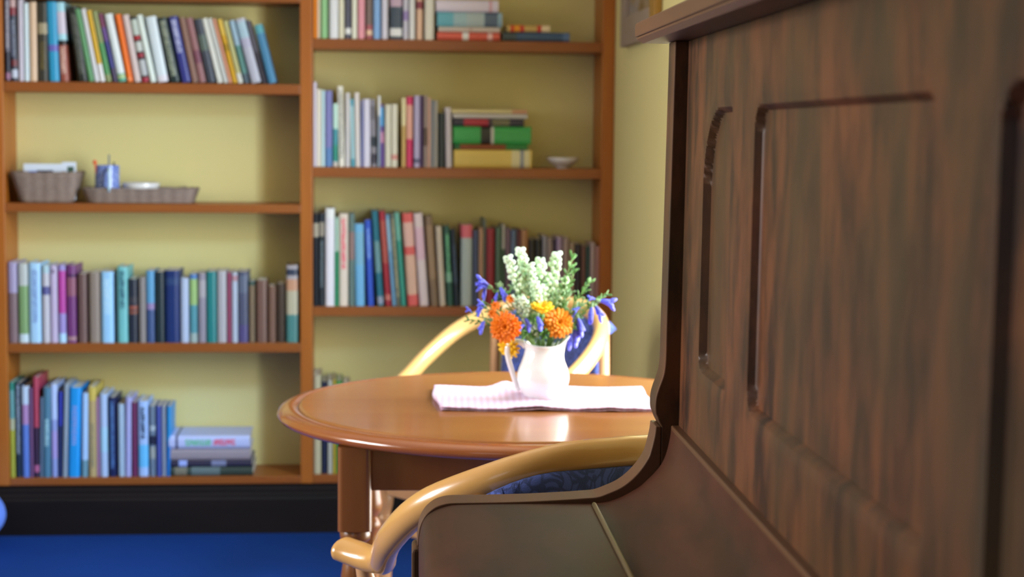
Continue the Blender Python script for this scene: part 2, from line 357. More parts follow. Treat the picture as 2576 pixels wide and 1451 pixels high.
# ---------------------------------------------------------------- books
BOOKS=[
("TL",1.387,"top left shelf",[
(-1.0580,0.0129,0.249,0.0,"6d6a7c","mauve grey with dark foot",[[0.0,0.35,"23263a"],[0.02,0.1,"a07090"]],[[0.4,0.95,"b8b4c0"]]),
(-1.0428,0.0199,0.245,1.0,"343a4c","charcoal with white dot at foot",[[0.8,0.9,"8a3440"],[0.9,1.0,"c8a8a8"],[0.18,0.26,"7a3a40"],[0.04,0.14,"c8d0e4"]],[[0.3,0.75,"8088a0"]]),
(-1.0206,0.0164,0.258,0.0,"cbc4d6","lilac white",[],[]),
(-1.0030,0.0141,0.233,0.0,"d2e4ee","thin icy white",[],[]),
(-0.9877,0.0223,0.237,0.0,"e0bfa0","peach cream",[],[]),
(-0.9631,0.0305,0.236,0.0,"37342c","dark brown with pale gold disc",[[0.6,0.74,"a89c80"]],[[0.15,0.5,"6a5c30"]]),
(-0.9302,0.0306,0.238,1.5,"2a9ccc","bright cyan blue with violet mark",[[0.38,0.46,"6a68c0"]],[]),
(-0.8984,0.0270,0.237,2.9,"9a5040","white over brick brown",[[0.52,1.0,"a8dcec"],[0.6,0.88,"d4cce0"],[0.46,0.52,"1c1418"]],[[0.1,0.44,"e0b8a8"]]),
(-0.8442,0.0292,0.226,7.3,"20241f","black with faint grey title",[],[[0.1,0.9,"60645c"]]),
(-0.8124,0.0163,0.220,10.4,"5f9a68","leaf green leaning",[],[]),
(-0.7947,0.0139,0.221,10.4,"dcdce2","white paper covered",[],[]),
(-0.7793,0.0163,0.216,10.4,"e6e4e6","half yellow half white",[[0.25,1.0,"dcae28"]],[]),
(-0.7616,0.0174,0.214,11.1,"8a9460","olive over green",[[0.1,0.55,"4f9458"]],[]),
(-0.7403,0.0139,0.208,12.2,"3c3c84","violet with plum top",[[0.8,1.0,"7c3c5c"],[0.6,0.8,"6a4a8c"],[0.0,0.2,"4a3c5c"]],[]),
(-0.7249,0.0244,0.206,11.3,"dfe9ec","white with teal foot",[[0.0,0.12,"5aa890"],[0.05,0.1,"b4cc90"]],[]),
(-0.6977,0.0175,0.205,10.1,"f0700e","vivid orange",[],[[0.02,0.06,"ffb080"]]),
(-0.6776,0.0210,0.204,10.1,"d4c2c0","pinkish beige",[],[]),
(-0.6539,0.0210,0.198,10.5,"28282c","black with white squares and red bands",[[0.72,0.96,"c0ccc4"],[0.65,0.71,"b02830"],[0.47,0.62,"c8ccc8"],[0.38,0.44,"a02838"],[0.1,0.34,"b8bcc0"],[0.0,0.07,"a82840"]],[]),
(-0.6289,0.0175,0.205,11.5,"dfeae4","chalk white",[],[]),
(-0.6076,0.0327,0.199,10.5,"d8e4ec","broad pale blue white",[[0.0,0.1,"e0dce8"]],[]),
(-0.5695,0.0303,0.197,11.4,"15292a","black green with grey title",[],[[0.1,0.95,"98a08c"]]),
(-0.5350,0.0280,0.201,11.5,"303484","indigo blue with white title",[],[[0.45,0.95,"b8bce0"]]),
(-0.5052,0.0199,0.199,11.3,"8c6a5c","cocoa brown",[],[]),
(-0.4837,0.0222,0.198,11.7,"96686a","rosy brown",[[0.3,0.5,"7c4858"]],[]),
(-0.4587,0.0257,0.195,12.0,"3c404c","slate black",[[0.5,0.75,"56645c"]],[]),
(-0.4288,0.0174,0.199,13.5,"dcdcd4","ivory",[],[]),
(-0.4097,0.0151,0.200,14.2,"c8cac6","light grey",[],[]),
(-0.3929,0.0093,0.199,14.3,"dc9a7c","thin salmon",[],[]),
(-0.3822,0.0151,0.197,13.7,"d0a01c","mustard yellow",[[0.75,1.0,"dcb84c"],[0.5,0.62,"a88410"]],[]),
(-0.3654,0.0151,0.192,13.8,"bcb880","pale lime with white foot",[[0.0,0.16,"dcdcd4"]],[]),
(-0.3474,0.0163,0.194,13.6,"5a8a84","teal with pale blue top",[[0.6,1.0,"9cb8cc"],[0.0,0.15,"50606c"]],[]),
(-0.3259,0.0314,0.199,14.4,"b8b8c8","broad pearl grey",[[0.6,0.95,"a8c4d4"],[0.55,0.7,"b4b0c8"]],[]),
(-0.2911,0.0128,0.196,15.0,"3a3440","thin charcoal",[[0.5,1.0,"5c5864"]],[]),
(-0.2743,0.0257,0.181,14.0,"4684ac","steel blue outermost",[[0.85,1.0,"58a4b0"]],[]),
]),
("TR",1.527,"top right shelf",[
(-0.1381,0.0108,0.200,0.0,"e87414","orange",[],[]),
(-0.1261,0.0084,0.195,0.0,"e8b8a0","thin blush",[],[]),
(-0.1152,0.0205,0.206,0.0,"7ca878","apple green",[[0.7,1.0,"a8a088"]],[]),
(-0.0899,0.0277,0.191,0.0,"bfc0c4","broad dove grey",[],[]),
(-0.0610,0.0169,0.198,0.0,"c0bca8","buff",[],[]),
(-0.0417,0.0181,0.201,0.0,"4a4a58","slate with white dot at foot",[[0.07,0.16,"d0d4dc"]],[]),
(-0.0211,0.0157,0.190,0.0,"c8c8b8","ivory",[],[]),
(-0.0030,0.0218,0.204,0.0,"d48894","rose pink",[],[]),
(0.0224,0.0194,0.195,0.0,"6c5c58","brown with wine foot",[[0.0,0.22,"945058"],[0.06,0.14,"c8a890"]],[]),
(0.0442,0.0218,0.188,0.0,"7498c4","cornflower blue",[],[]),
(0.0696,0.0194,0.205,0.0,"bcb8c4","lilac grey",[],[]),
(0.0951,0.0376,0.199,0.0,"3a4450","thick slate with white disc",[[0.5,1.0,"a890a0"],[0.05,0.17,"d8e0dc"]],[]),
(0.1352,0.0158,0.192,0.0,"b0aebc","grey with violet patch",[[0.3,0.45,"8878a8"]],[]),
(0.1534,0.0182,0.204,0.0,"c8ccd0","clean white",[],[]),
(0.1765,0.0182,0.195,0.0,"c8a48c","peach with maroon top",[[0.48,0.6,"803c48"]],[]),
(0.2008,0.0292,0.200,0.0,"c4c0b4","thick oyster white",[],[]),
]),
("R2",1.137,"second right shelf",[
(-0.1384,0.0097,0.258,0.0,"b4acb8","tall thin mauve white",[],[]),
(-0.1287,0.0145,0.236,0.0,"bcb6a8","putty",[],[]),
(-0.1130,0.0097,0.233,0.0,"a4bccc","thin sky grey",[],[]),
(-0.1021,0.0218,0.232,0.0,"686898","lavender blue",[[0.0,0.25,"4c6c98"]],[]),
(-0.0790,0.0158,0.193,0.0,"3c7c84","teal with mint top",[[0.6,1.0,"a0bcb0"],[0.1,0.35,"2c7868"],[0.0,0.08,"a8a098"]],[]),
(-0.0608,0.0182,0.246,1.2,"c4beb2","tall cream with dark title",[],[[0.1,0.95,"6c6c68"]]),
(-0.0413,0.0158,0.226,0.0,"aca8a8","stone grey",[],[]),
(-0.0231,0.0122,0.207,1.1,"8aaab0","pale teal",[[0.0,0.12,"4c8898"],[0.9,1.0,"4c8898"]],[]),
(-0.0097,0.0158,0.227,1.0,"bcb4b0","warm white",[],[]),
(0.0073,0.0049,0.205,0.0,"747aa8","very thin periwinkle",[],[]),
(0.0134,0.0231,0.208,0.0,"b8b4c8","pale lilac",[],[]),
(0.0390,0.0171,0.207,1.5,"747078","pewter with black patches",[[0.3,0.45,"283038"],[0.05,0.2,"383440"],[0.7,0.9,"5c5860"]],[]),
(0.0585,0.0085,0.218,0.0,"7c8898","blue grey with bright white top",[[0.72,1.0,"c8d0e0"]],[]),
(0.0682,0.0110,0.193,1.2,"5c4484","purple pink and blue striped",[[0.65,0.95,"4c90c4"],[0.38,0.56,"b07c9c"]],[]),
(0.0804,0.0195,0.192,0.0,"b8b4a4","parchment",[],[]),
(0.1012,0.0183,0.193,0.0,"bcb8a8","parchment with red mark",[[0.12,0.2,"b88078"]],[]),
(0.1317,0.0134,0.212,0.0,"a88c54","straw gold",[[0.6,1.0,"c4b890"]],[]),
(0.1464,0.0196,0.217,0.0,"b02c54","crimson",[[0.4,0.88,"c08c7c"]],[]),
(0.1696,0.0184,0.220,0.0,"9890ac","lavender with dark foot",[[0.06,0.12,"50506c"]],[]),
(0.1892,0.0073,0.221,0.0,"4a3458","thin aubergine",[],[]),
(0.2003,0.0110,0.221,0.0,"84746c","mushroom brown",[[0.3,0.55,"54443c"]],[]),
(0.2125,0.0086,0.213,0.0,"b08c7c","thin terracotta pink",[],[]),
(0.2223,0.0098,0.207,0.0,"74787c","thin lead grey",[],[]),
(0.2333,0.0098,0.205,0.0,"8c8880","thin ash grey",[],[]),
(0.2468,0.0184,0.167,0.0,"1e2624","black",[],[]),
(0.2677,0.0209,0.185,1.1,"a8a0a4","leaning lilac grey",[],[]),
]),
("R3",0.707,"third right shelf",[
(-0.1400,0.0183,0.285,0.0,"0e141c","black with cream band",[[0.75,0.9,"8c8474"]],[]),
(-0.1205,0.0159,0.288,0.0,"20262c","black with grey title",[[0.75,0.9,"7c7468"]],[[0.2,0.7,"586468"]]),
(-0.1021,0.0293,0.302,0.0,"c0bccc","tall bright lilac white",[[0.9,1.0,"c8c8c0"]],[]),
(-0.0716,0.0098,0.274,0.0,"207c54","thin emerald with pale top",[[0.62,1.0,"98b4a4"]],[]),
(-0.0606,0.0294,0.286,0.0,"bcaea0","cream with red lettering",[],[[0.4,0.95,"c05060"]]),
(-0.0288,0.0171,0.287,0.0,"546864","sage grey with rusty streak",[[0.5,0.8,"7c6460"]],[]),
(-0.0092,0.0294,0.255,0.9,"5c94b8","light blue",[[0.5,0.9,"6494ac"]],[]),
(0.0288,0.0196,0.267,2.2,"2848a4","royal blue",[],[[0.55,0.9,"6888c4"]]),
(0.0595,0.0196,0.296,3.9,"1c5c6c","dark teal with grey panel",[[0.35,0.68,"587c80"],[0.02,0.1,"7c8494"]],[]),
(0.0841,0.0184,0.295,4.2,"88202c","blood red",[[0.45,0.9,"94443c"],[0.06,0.12,"a86058"]],[]),
(0.1050,0.0123,0.284,4.6,"5c84a0","dusty blue",[[0.6,0.95,"7c9cb0"]],[]),
(0.1185,0.0123,0.287,4.3,"54584c","olive patterned",[],[[0.1,0.95,"9c9878"]]),
(0.1321,0.0160,0.291,4.5,"2c7c6c","jade green",[[0.7,1.0,"5c9484"]],[]),
(0.1530,0.0332,0.288,3.9,"b8504c","coral red with cream title",[[0.12,0.55,"b89480"],[0.64,0.9,"bc9488"]],[]),
(0.1900,0.0283,0.288,4.2,"b8a8a8","powdery pink white",[[0.5,0.85,"b898a4"]],[]),
(0.2245,0.0234,0.279,4.1,"6c5844","tan brown",[[0.3,0.9,"806850"]],[]),
(0.2517,0.0197,0.248,3.4,"a89c8c","cream",[],[]),
(0.2764,0.0185,0.249,3.2,"284c40","bottle green",[[0.3,0.42,"6c9480"]],[[0.4,0.9,"5c9c74"]]),
(0.2975,0.0161,0.239,3.3,"101c28","inky navy",[],[[0.3,0.8,"38485c"]]),
(0.3173,0.0359,0.253,0.0,"909c9c","pale grey with coral pink cap",[[0.84,1.0,"b45864"]],[]),
(0.3557,0.0161,0.236,0.0,"38405c","slate blue",[],[]),
(0.3730,0.0136,0.244,0.0,"94745c","camel tan",[],[]),
(0.3879,0.0062,0.271,0.0,"54605c","tall slim grey green",[],[]),
(0.3966,0.0261,0.243,0.0,"781c28","deep crimson",[],[]),
(0.4252,0.0174,0.245,0.0,"405848","forest green",[],[]),
(0.4451,0.0087,0.254,0.0,"98948c","slim greyish white",[[0.0,0.7,"38503c"]],[]),
(0.4563,0.0149,0.243,0.0,"5c4854","plum grey",[],[]),
(0.4724,0.0174,0.238,0.0,"44546c","denim blue",[],[]),
(0.4911,0.0112,0.238,0.0,"50242c","slim maroon",[],[]),
(0.5036,0.0237,0.238,0.0,"845c3c","ginger brown",[],[]),
(0.5297,0.0187,0.209,0.0,"1c1814","black brown",[],[]),
(0.5497,0.0200,0.209,0.0,"141614","jet black",[],[]),
(0.5721,0.0137,0.220,0.0,"747078","cool grey",[],[]),
(0.5871,0.0162,0.212,0.0,"786864","taupe",[],[]),
(0.6046,0.0100,0.210,0.0,"2c1c34","slim dark purple",[],[]),
(0.6159,0.0188,0.216,0.0,"806c84","heather purple",[],[]),
(0.6359,0.0200,0.214,0.0,"7c6860","dusty rose brown",[],[]),
(0.6572,0.0163,0.198,0.0,"84705c","sandy brown",[],[]),
(0.6759,0.0175,0.195,0.0,"241c20","near black",[],[]),
(0.6947,0.0125,0.191,0.0,"58382c","slim chestnut",[],[]),
(0.7085,0.0113,0.188,0.0,"28423c","slim dark green",[],[]),
(0.7223,0.0151,0.199,0.0,"8c7874","pinkish grey",[],[]),
(0.7386,0.0126,0.188,0.0,"886058","faded brick",[],[]),
]),
("R4",0.182,"bottom right shelf",[
(-0.1392,0.0246,0.310,0.0,"9c9478","cream",[],[]),
(-0.1121,0.0148,0.288,0.0,"141c34","navy",[],[]),
(-0.0949,0.0148,0.293,0.0,"94948a","ashen white",[],[]),
(-0.0788,0.0099,0.296,0.0,"94842c","slim olive gold",[],[]),
(-0.0677,0.0173,0.290,0.0,"2c7c34","bright green",[],[]),
(-0.0480,0.0222,0.284,0.0,"7c6c5c","brown",[],[]),
]),
("L3",0.594,"third left shelf",[
(-1.0625,0.0273,0.246,0.0,"7c6468","mauve brown with lilac top",[[0.62,1.0,"a094b4"]],[]),
(-1.0328,0.0297,0.242,0.0,"7c9c68","moss green with white top",[[0.72,1.0,"b8bcb8"],[0.0,0.11,"c4d4dc"]],[]),
(-1.0007,0.0369,0.244,0.0,"a8d0f4","broad ice blue with grey title",[],[[0.25,0.92,"7c98c8"]]),
(-0.9603,0.0214,0.237,0.0,"c0bcc4","cream with navy square",[[0.62,0.73,"54548c"],[0.9,1.0,"a8c4cc"]],[]),
(-0.9377,0.0226,0.236,0.0,"bcacc8","lilac pink",[],[[0.9,0.95,"706078"]]),
(-0.9127,0.0227,0.237,0.0,"9c8cc8","magenta and lilac",[[0.38,0.93,"b8409c"],[0.0,0.12,"b0d4f0"]],[]),
(-0.8876,0.0286,0.238,0.0,"703470","plum purple",[[0.6,0.84,"8c5468"],[0.85,0.88,"401c44"],[0.03,0.08,"a47c80"]],[]),
(-0.8542,0.0275,0.211,0.0,"6c504c","dark cocoa",[],[]),
(-0.8207,0.0335,0.215,0.0,"8c7c70","wide tan",[],[]),
(-0.7836,0.0383,0.218,0.0,"98c8ec","wide baby blue",[],[[0.4,0.9,"b8dcf4"]]),
(-0.7429,0.0060,0.211,0.0,"14303c","slim black",[],[]),
(-0.7357,0.0324,0.233,0.0,"70b8b8","mint green with dark title",[],[[0.45,0.95,"305c6c"]]),
(-0.7021,0.0276,0.196,0.0,"1c2434","black with orange bands",[[0.52,0.58,"904c3c"],[0.45,0.5,"804838"],[0.62,0.72,"38343c"]],[]),
(-0.6709,0.0216,0.201,0.0,"88807c","pebble grey",[],[]),
(-0.6481,0.0253,0.221,0.0,"38507c","blue with sky blue top",[[0.5,1.0,"5898c0"],[0.46,0.55,"907ca8"]],[]),
(-0.6204,0.0277,0.218,0.0,"142830","black green",[],[]),
(-0.5915,0.0446,0.222,0.0,"142c64","very wide navy",[[0.8,0.9,"28406c"]],[]),
(-0.5445,0.0253,0.199,0.0,"acb8d0","pale lilac",[],[]),
(-0.5167,0.0230,0.211,0.0,"4c8c98","lime over teal",[[0.55,0.93,"94b470"],[0.93,1.0,"4c78b0"],[0.0,0.14,"98a8a4"]],[]),
(-0.4914,0.0242,0.214,0.0,"8c8490","pinkish grey",[[0.65,0.9,"a49ca0"]],[]),
(-0.4660,0.0315,0.219,0.0,"1c7878","peacock green",[],[]),
(-0.4333,0.0291,0.221,0.0,"a8a4a8","oatmeal white",[],[]),
(-0.4030,0.0133,0.216,0.0,"90405c","slim raspberry",[],[]),
(-0.3885,0.0182,0.216,0.0,"b0b8c8","pearly white",[[0.88,0.96,"b08890"]],[]),
(-0.3690,0.0303,0.219,0.0,"4c5068","gunmetal",[[0.7,0.95,"5c6478"],[0.0,0.25,"504878"]],[]),
(-0.3363,0.0182,0.187,0.0,"7c6850","khaki with green cap",[[0.95,1.0,"1c4c48"]],[]),
(-0.3132,0.0328,0.192,0.0,"745448","russet brown",[],[]),
(-0.2767,0.0231,0.175,0.0,"785848","faded brown",[],[]),
(-0.2511,0.0244,0.182,0.0,"443428","dark umber",[],[]),
(-0.2219,0.0378,0.239,0.0,"4c8480","teal cream and peach banded",[[0.36,0.67,"bcb498"],[0.67,0.82,"c89474"],[0.82,1.0,"a8a0a4"],[0.87,0.95,"343c50"]],[]),
]),
("L4",0.178,"bottom left shelf",[
(-1.0643,0.0155,0.294,0.0,"9c9c34","yellow with teal top",[[0.5,0.62,"a8a888"],[0.62,0.92,"5c9090"],[0.92,1.0,"207868"]],[]),
(-1.0464,0.0167,0.291,0.0,"14283c","navy with silver title",[],[[0.25,0.98,"909cac"]]),
(-1.0273,0.0227,0.282,0.0,"5878c4","blue pink and white",[[0.58,0.8,"a880b0"],[0.8,1.0,"b8c8dc"]],[]),
(-1.0034,0.0096,0.277,0.0,"6c4870","slim plum",[],[]),
(-0.9926,0.0168,0.309,0.0,"34203c","dark with crimson top",[[0.5,1.0,"a83c54"],[0.05,0.12,"b06088"]],[]),
(-0.9746,0.0084,0.248,-1.1,"5c7088","slim steel",[],[]),
(-0.9650,0.0228,0.279,-0.8,"48748c","grey teal",[],[[0.35,0.65,"a0c8d0"]]),
(-0.9399,0.0192,0.287,0.0,"8c98cc","white over periwinkle",[[0.62,1.0,"b0c0e4"],[0.2,0.5,"a494cc"]],[]),
(-0.9195,0.0108,0.265,-1.0,"1c2c5c","slim midnight blue",[[0.6,1.0,"2c38a0"]],[]),
(-0.9063,0.0132,0.289,-1.7,"8c98a4","slim pewter",[],[]),
(-0.8907,0.0360,0.278,-1.7,"1890d8","thick bright blue with lilac title",[],[]),
(-0.8498,0.0192,0.261,-1.2,"a4c4f0","sky white with green foot",[[0.0,0.2,"6890a0"]],[]),
(-0.8269,0.0241,0.279,0.0,"b09868","gold",[[0.85,1.0,"c4ac50"]],[[0.1,0.6,"847c60"]]),
(-0.8016,0.0072,0.247,0.0,"a87ca0","slim orchid",[],[]),
(-0.7920,0.0229,0.257,0.0,"a8bcdc","powder blue",[[0.3,0.6,"a0c8e0"]],[]),
(-0.7643,0.0205,0.247,0.0,"0c1c4c","navy with sky blue title",[],[[0.1,0.95,"5078b0"]]),
(-0.7377,0.0193,0.225,0.0,"a0b4c8","frosty grey",[],[]),
(-0.7172,0.0193,0.247,-0.9,"a4a4d4","tall wisteria",[],[]),
(-0.6954,0.0157,0.231,0.0,"682850","burgundy",[],[]),
(-0.6773,0.0315,0.234,0.0,"a0bcf4","white blue with black and cyan titles",[[0.12,0.42,"64b8f4"]],[[0.5,0.92,"24344c"]]),
(-0.6422,0.0182,0.219,0.0,"68788c","photographic grey",[[0.45,0.58,"18203c"],[0.25,0.42,"989c98"],[0.65,0.72,"a8b4bc"]],[]),
(-0.6204,0.0145,0.219,0.0,"44509c","iris blue",[],[]),
(-0.6046,0.0121,0.219,0.0,"8890a0","slim silver",[],[]),
(-0.5913,0.0121,0.218,-1.1,"1c6cb8","azure outermost",[[0.5,1.0,"2488c8"]],[]),
]),
]
STACKS=[
("TR",1.527,"top right shelf",[
(0.2397,0.1931,1.5270,0.0254,"b85040","scarlet",[[0.4,0.5,"c8c8e0"],[0.8,0.88,"c8a0a0"]],[]),
(0.2433,0.1894,1.5524,0.0169,"b0a49c","thin beige",[],[[0.5,0.55,"946c60"]]),
(0.2394,0.2003,1.5694,0.0446,"7c98a8","thick teal blue photograph",[[0.0,0.25,"5898a8"],[0.25,0.45,"88a4ac"],[0.45,0.72,"94a4a8"],[0.73,0.93,"48586c"]],[]),
(0.2356,0.1916,1.6139,0.0373,"c0b8c8","lilac white",[[0.85,0.9,"b890a0"]],[]),
]),
("TRb",1.527,"top right shelf",[
(0.4427,0.2055,1.5270,0.0283,"2c4460","dark blue flat",[[0.0,0.2,"303c40"],[0.9,1.0,"445c80"]],[]),
(0.4547,0.1327,1.5553,0.0220,"a88c50","red and yellow",[[0.08,0.16,"a82818"],[0.16,0.3,"c07c18"],[0.3,0.4,"a83020"],[0.7,0.8,"a83024"],[0.8,1.0,"c4b090"]],[]),
]),
("R2",1.137,"second right shelf",[
(0.2933,0.2416,1.1370,0.0564,"b0984c","thick yellow",[[0.74,0.97,"b0a880"],[0.85,0.9,"70747c"]],[]),
(0.2943,0.2279,1.1934,0.0171,"6c3414","brown and green",[[0.0,0.08,"184c28"],[0.7,1.0,"20642c"]],[]),
(0.2916,0.2413,1.2105,0.0549,"2c8440","thick green",[[0.35,0.48,"1c1c18"],[0.48,0.52,"9c9c94"]],[]),
(0.2902,0.2189,1.2654,0.0232,"282430","black with red patch",[[0.15,0.5,"8c2430"],[0.55,0.8,"5c5840"]],[]),
(0.2900,0.2300,1.2886,0.0158,"a09c98","slim grey white",[],[]),
(0.2850,0.2348,1.3044,0.0133,"b0a478","thin straw coloured",[[0.8,1.0,"a87c60"]],[]),
]),
("L4",0.178,"bottom left shelf",[
(-0.5778,0.2521,0.1780,0.0279,"303c34","dark green",[[0.05,0.2,"747060"],[0.25,0.6,"5c6c6c"]],[]),
(-0.5776,0.2496,0.2059,0.0199,"2c2840","ink blue with white spot",[[0.1,0.2,"98a8e4"],[0.5,0.68,"747898"]],[]),
(-0.5810,0.2470,0.2258,0.0373,"a08c98","dusty mauve",[[0.0,1.0,"948890"]],[]),
(-0.5819,0.2469,0.2631,0.0410,"b4bce4","thick white with green and red title",[[0.08,0.11,"404060"]],[[0.2,0.52,"5cb084"],[0.55,0.82,"d04868"]]),
]),
]

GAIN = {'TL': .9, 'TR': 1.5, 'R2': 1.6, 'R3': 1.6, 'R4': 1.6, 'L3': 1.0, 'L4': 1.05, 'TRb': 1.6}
def make_book(w, h, d, col, bands, texts, gain, name='book', hard=False):
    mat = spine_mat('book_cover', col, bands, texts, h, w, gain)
    t = min(.0022, w*.16); c = min(.006, w*.3); bm = bmesh.new()
    # U-shaped case with a softly rounded spine, swept up the height
    prof = [(0, d), (0, c), (w*.12, c*.35), (w*.3, .0), (w*.7, .0), (w*.88, c*.35), (w, c), (w, d), (w-t, d), (w-t, c+t), (w*.5, t*1.2+.001), (t, c+t), (t, d)]
    A = [bm.verts.new((x, y, 0)) for x, y in prof]; B = [bm.verts.new((x, y, h)) for x, y in prof]; n = len(prof)
    for i in range(n): bm.faces.new((A[i], A[(i+1) % n], B[(i+1) % n], B[i]))
    idx = [(0, 1, 11, 12), (1, 2, 10, 11), (2, 3, 4, 10), (4, 5, 10), (5, 6, 9, 10), (6, 7, 8, 9)]
    for q in idx: bm.faces.new([A[i] for i in q][::-1]); bm.faces.new([B[i] for i in q])
    cov = obj('cover', bm, mat)
    ins = .003 if hard else .0006
    pg = obj('pages', box(t*1.02, w-t*1.02, c+t, d-(.003 if hard else .0008), ins, h-ins), M['page'])
    return cov, pg
prev_row = None
for key, z, shelf, items in BOOKS:
    prevd = None
    for i, (x, w, h, ln, col, desc, bands, texts) in enumerate(items):
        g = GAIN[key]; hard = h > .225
        d = min(.178, max(.115, h*.66)) - .004*((i*7) % 4)
        words = len(desc.split()); lean = 'leaning ' if ln > 6 and 'leaning' not in desc else ''
        lab = f'{desc} {lean}book on the {shelf}'
        if prevd is None: lab = f'{desc} book leftmost on the {shelf}'
        elif len(lab.split()) + 4 + len(prevd.split()) <= 16: lab += f', right of the {prevd} one'
        wgap = w*.955
        t = thing('book', lab, 'book', (x+w*.02, 5.408+.002*((i*5) % 3), z+.0006), group=f'books standing on the {shelf}', rot=(0, -R(ln), 0))
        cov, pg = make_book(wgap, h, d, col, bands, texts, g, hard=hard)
        cov.parent = t; pg.parent = t
        prevd = desc
for key, z, shelf, items in STACKS:
    n = len(items)
    for i, (x, L, z0, th, col, desc, bands, texts) in enumerate(items):
        kind = 'flat stack' if key != 'TRb' else 'flat pair'
        posn = ['bottom', 'second up', 'third up', 'fourth up', 'fifth up', 'topmost'][i if i < n-1 else 5] if n > 2 else ['lower', 'upper'][i]
        lab = f'{desc} book, {posn} of the {kind}, {shelf}'
        t = thing('book', lab, 'book', (x, 5.409+.002*(i % 3), z0+th-.0004), group=f'books lying in the {kind} on the {shelf}', rot=(0, R(90), 0))
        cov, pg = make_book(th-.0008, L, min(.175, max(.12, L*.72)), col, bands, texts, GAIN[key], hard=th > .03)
        cov.parent = t; pg.parent = t
# lettering running down the bright blue spine
def text_mesh(name, s, size, mat, parent, loc, rot, ext=.0003):
    cu = bpy.data.curves.new('lettering', 'FONT'); cu.body = s; cu.size = size; cu.extrude = ext; cu.resolution_u = 3
    tmp = bpy.data.objects.new('lettering', cu); scene.collection.objects.link(tmp)
    dg = bpy.context.evaluated_depsgraph_get(); me = bpy.data.meshes.new_from_object(tmp.evaluated_get(dg)); bpy.data.objects.remove(tmp, do_unlink=True)
    me.name = name; me.materials.clear(); me.materials.append(mat)
    o = bpy.data.objects.new(name, me); scene.collection.objects.link(o); o.parent = parent; o.location = loc; o.rotation_euler = rot; return o
for o in bpy.data.objects:
    if o.get('label', '').startswith('thick bright blue'):
        text_mesh('spine_lettering', 'INDEPENDAN', .0195, plain('lilac_lettering', 'a8a4dc', .5), o, (.0105, -.0006, .222), (R(90), R(90), 0))

# ---------------------------------------------------------------- upright piano (local x = away from the player side, y = along the keyboard)
PA = -R(1.4557)
pm = Vector((math.cos(PA), math.sin(PA), 0)); pl_ = Vector((-math.sin(PA), math.cos(PA), 0))
U0, L0 = .33, 1.18
pn = thing('upright_piano', 'dark walnut upright piano with closed lid and carved front panels against the right wall', 'piano', pm*U0+pl_*L0, PA)
def PP(pts): return [(a-U0, z) for a, z in pts]
def Lc(v): return v-L0
def dense0(prof, n=4): return [(p.x, p.z) for p in catmull([(a, 0, z) for a, z in prof], n)]
LN, LF = .465, 1.900       # inner faces of the near and far side panels
CT = .044                  # thickness of the cheeks
upper_prof = [(.294, 1.3478), (.2937, 1.32), (.2933, 1.295), (.2915, 1.17), (.2897, 1.045), (.2893, 1.0026), (.2880, .9858), (.2854, .976), (.2819, .9663), (.2795, .957), (.2788, .9478), (.2793, .940), (.281, .9361), (.2832, .930), (.286, .9248)]
lower_prof = [(.2797, .9248), (.2790, .917), (.2775, .909), (.275, .8985), (.2718, .8891), (.263, .8755), (.2521, .8640), (.241, .856), (.2284, .8503), (.2156, .8458), (.200, .8445), (.1829, .8433), (.1331, .8410), (.0737, .8400), (.055, .8398), (.0457, .8385), (.0370, .8355), (.0294, .8300), (.0240, .8235), (.0200, .8150), (.0178, .804), (.0168, .7932)]
cover_prof = [(.2967, .9215), (.2958, .914), (.2944, .9063), (.2915, .8945), (.2868, .8835), (.280, .8745), (.272, .8662), (.263, .858), (.2523, .8515), (.243, .8465), (.2324, .8425), (.224, .8405), (.2135, .8393)]
flap_prof = [(.2085, .8390), (.17, .8388), (.1331, .8388), (.09, .8385), (.0600, .8378), (.050, .8365), (.0400, .8335), (.0330, .830), (.0282, .8265), (.0235, .820), (.0208, .8120), (.0190, .802), (.0184, .7927), (.0184, .765)]
for a, b_ in ((LF, LF+CT), (LN-CT, LN)):
    bm = prism(bmesh.new(), PP(dense0(upper_prof)+[(.286, .80), (.60, .80), (.60, 1.3478)]), Lc(a), Lc(b_)); obj('side_panel', bm, M['piano'], pn, bevel=.0012)
    bm = prism(bmesh.new(), PP([(.2858, .9247)]+dense0(lower_prof)+[(.0168, .7909), (.21, .7909), (.2858, .80)]), Lc(a), Lc(b_)); obj('key_cheek', bm, M['piano_long'], pn, bevel=.0012)
    bm = prism(bmesh.new(), PP([(.0120, .7890), (.0108, .784), (.0110, .60), (.03, .585), (.20, .585), (.60, .585), (.60, .7890)]), Lc(a-.002), Lc(b_+.002)); obj('key_block', bm, M['piano'], pn, bevel=.003)
    bm = prism(bmesh.new(), PP([(.235, .583), (.60, .583), (.60, .02), (.21, .02), (.21, .11), (.235, .13)]), Lc(a), Lc(b_)); obj('lower_side', bm, M['piano'], pn, bevel=.002)
    # turned front leg under the key block
    bm = lathe(bmesh.new(), [(.026, .0), (.03, .02), (.022, .05), (.018, .07), (.03, .12), (.033, .2), (.026, .36), (.02, .45), (.028, .48), (.02, .5), (.032, .53), (.034, .583)], 16, (.055-U0, Lc((a+b_)/2), 0))
    obj('leg', bm, M['piano'], pn, smooth=True)
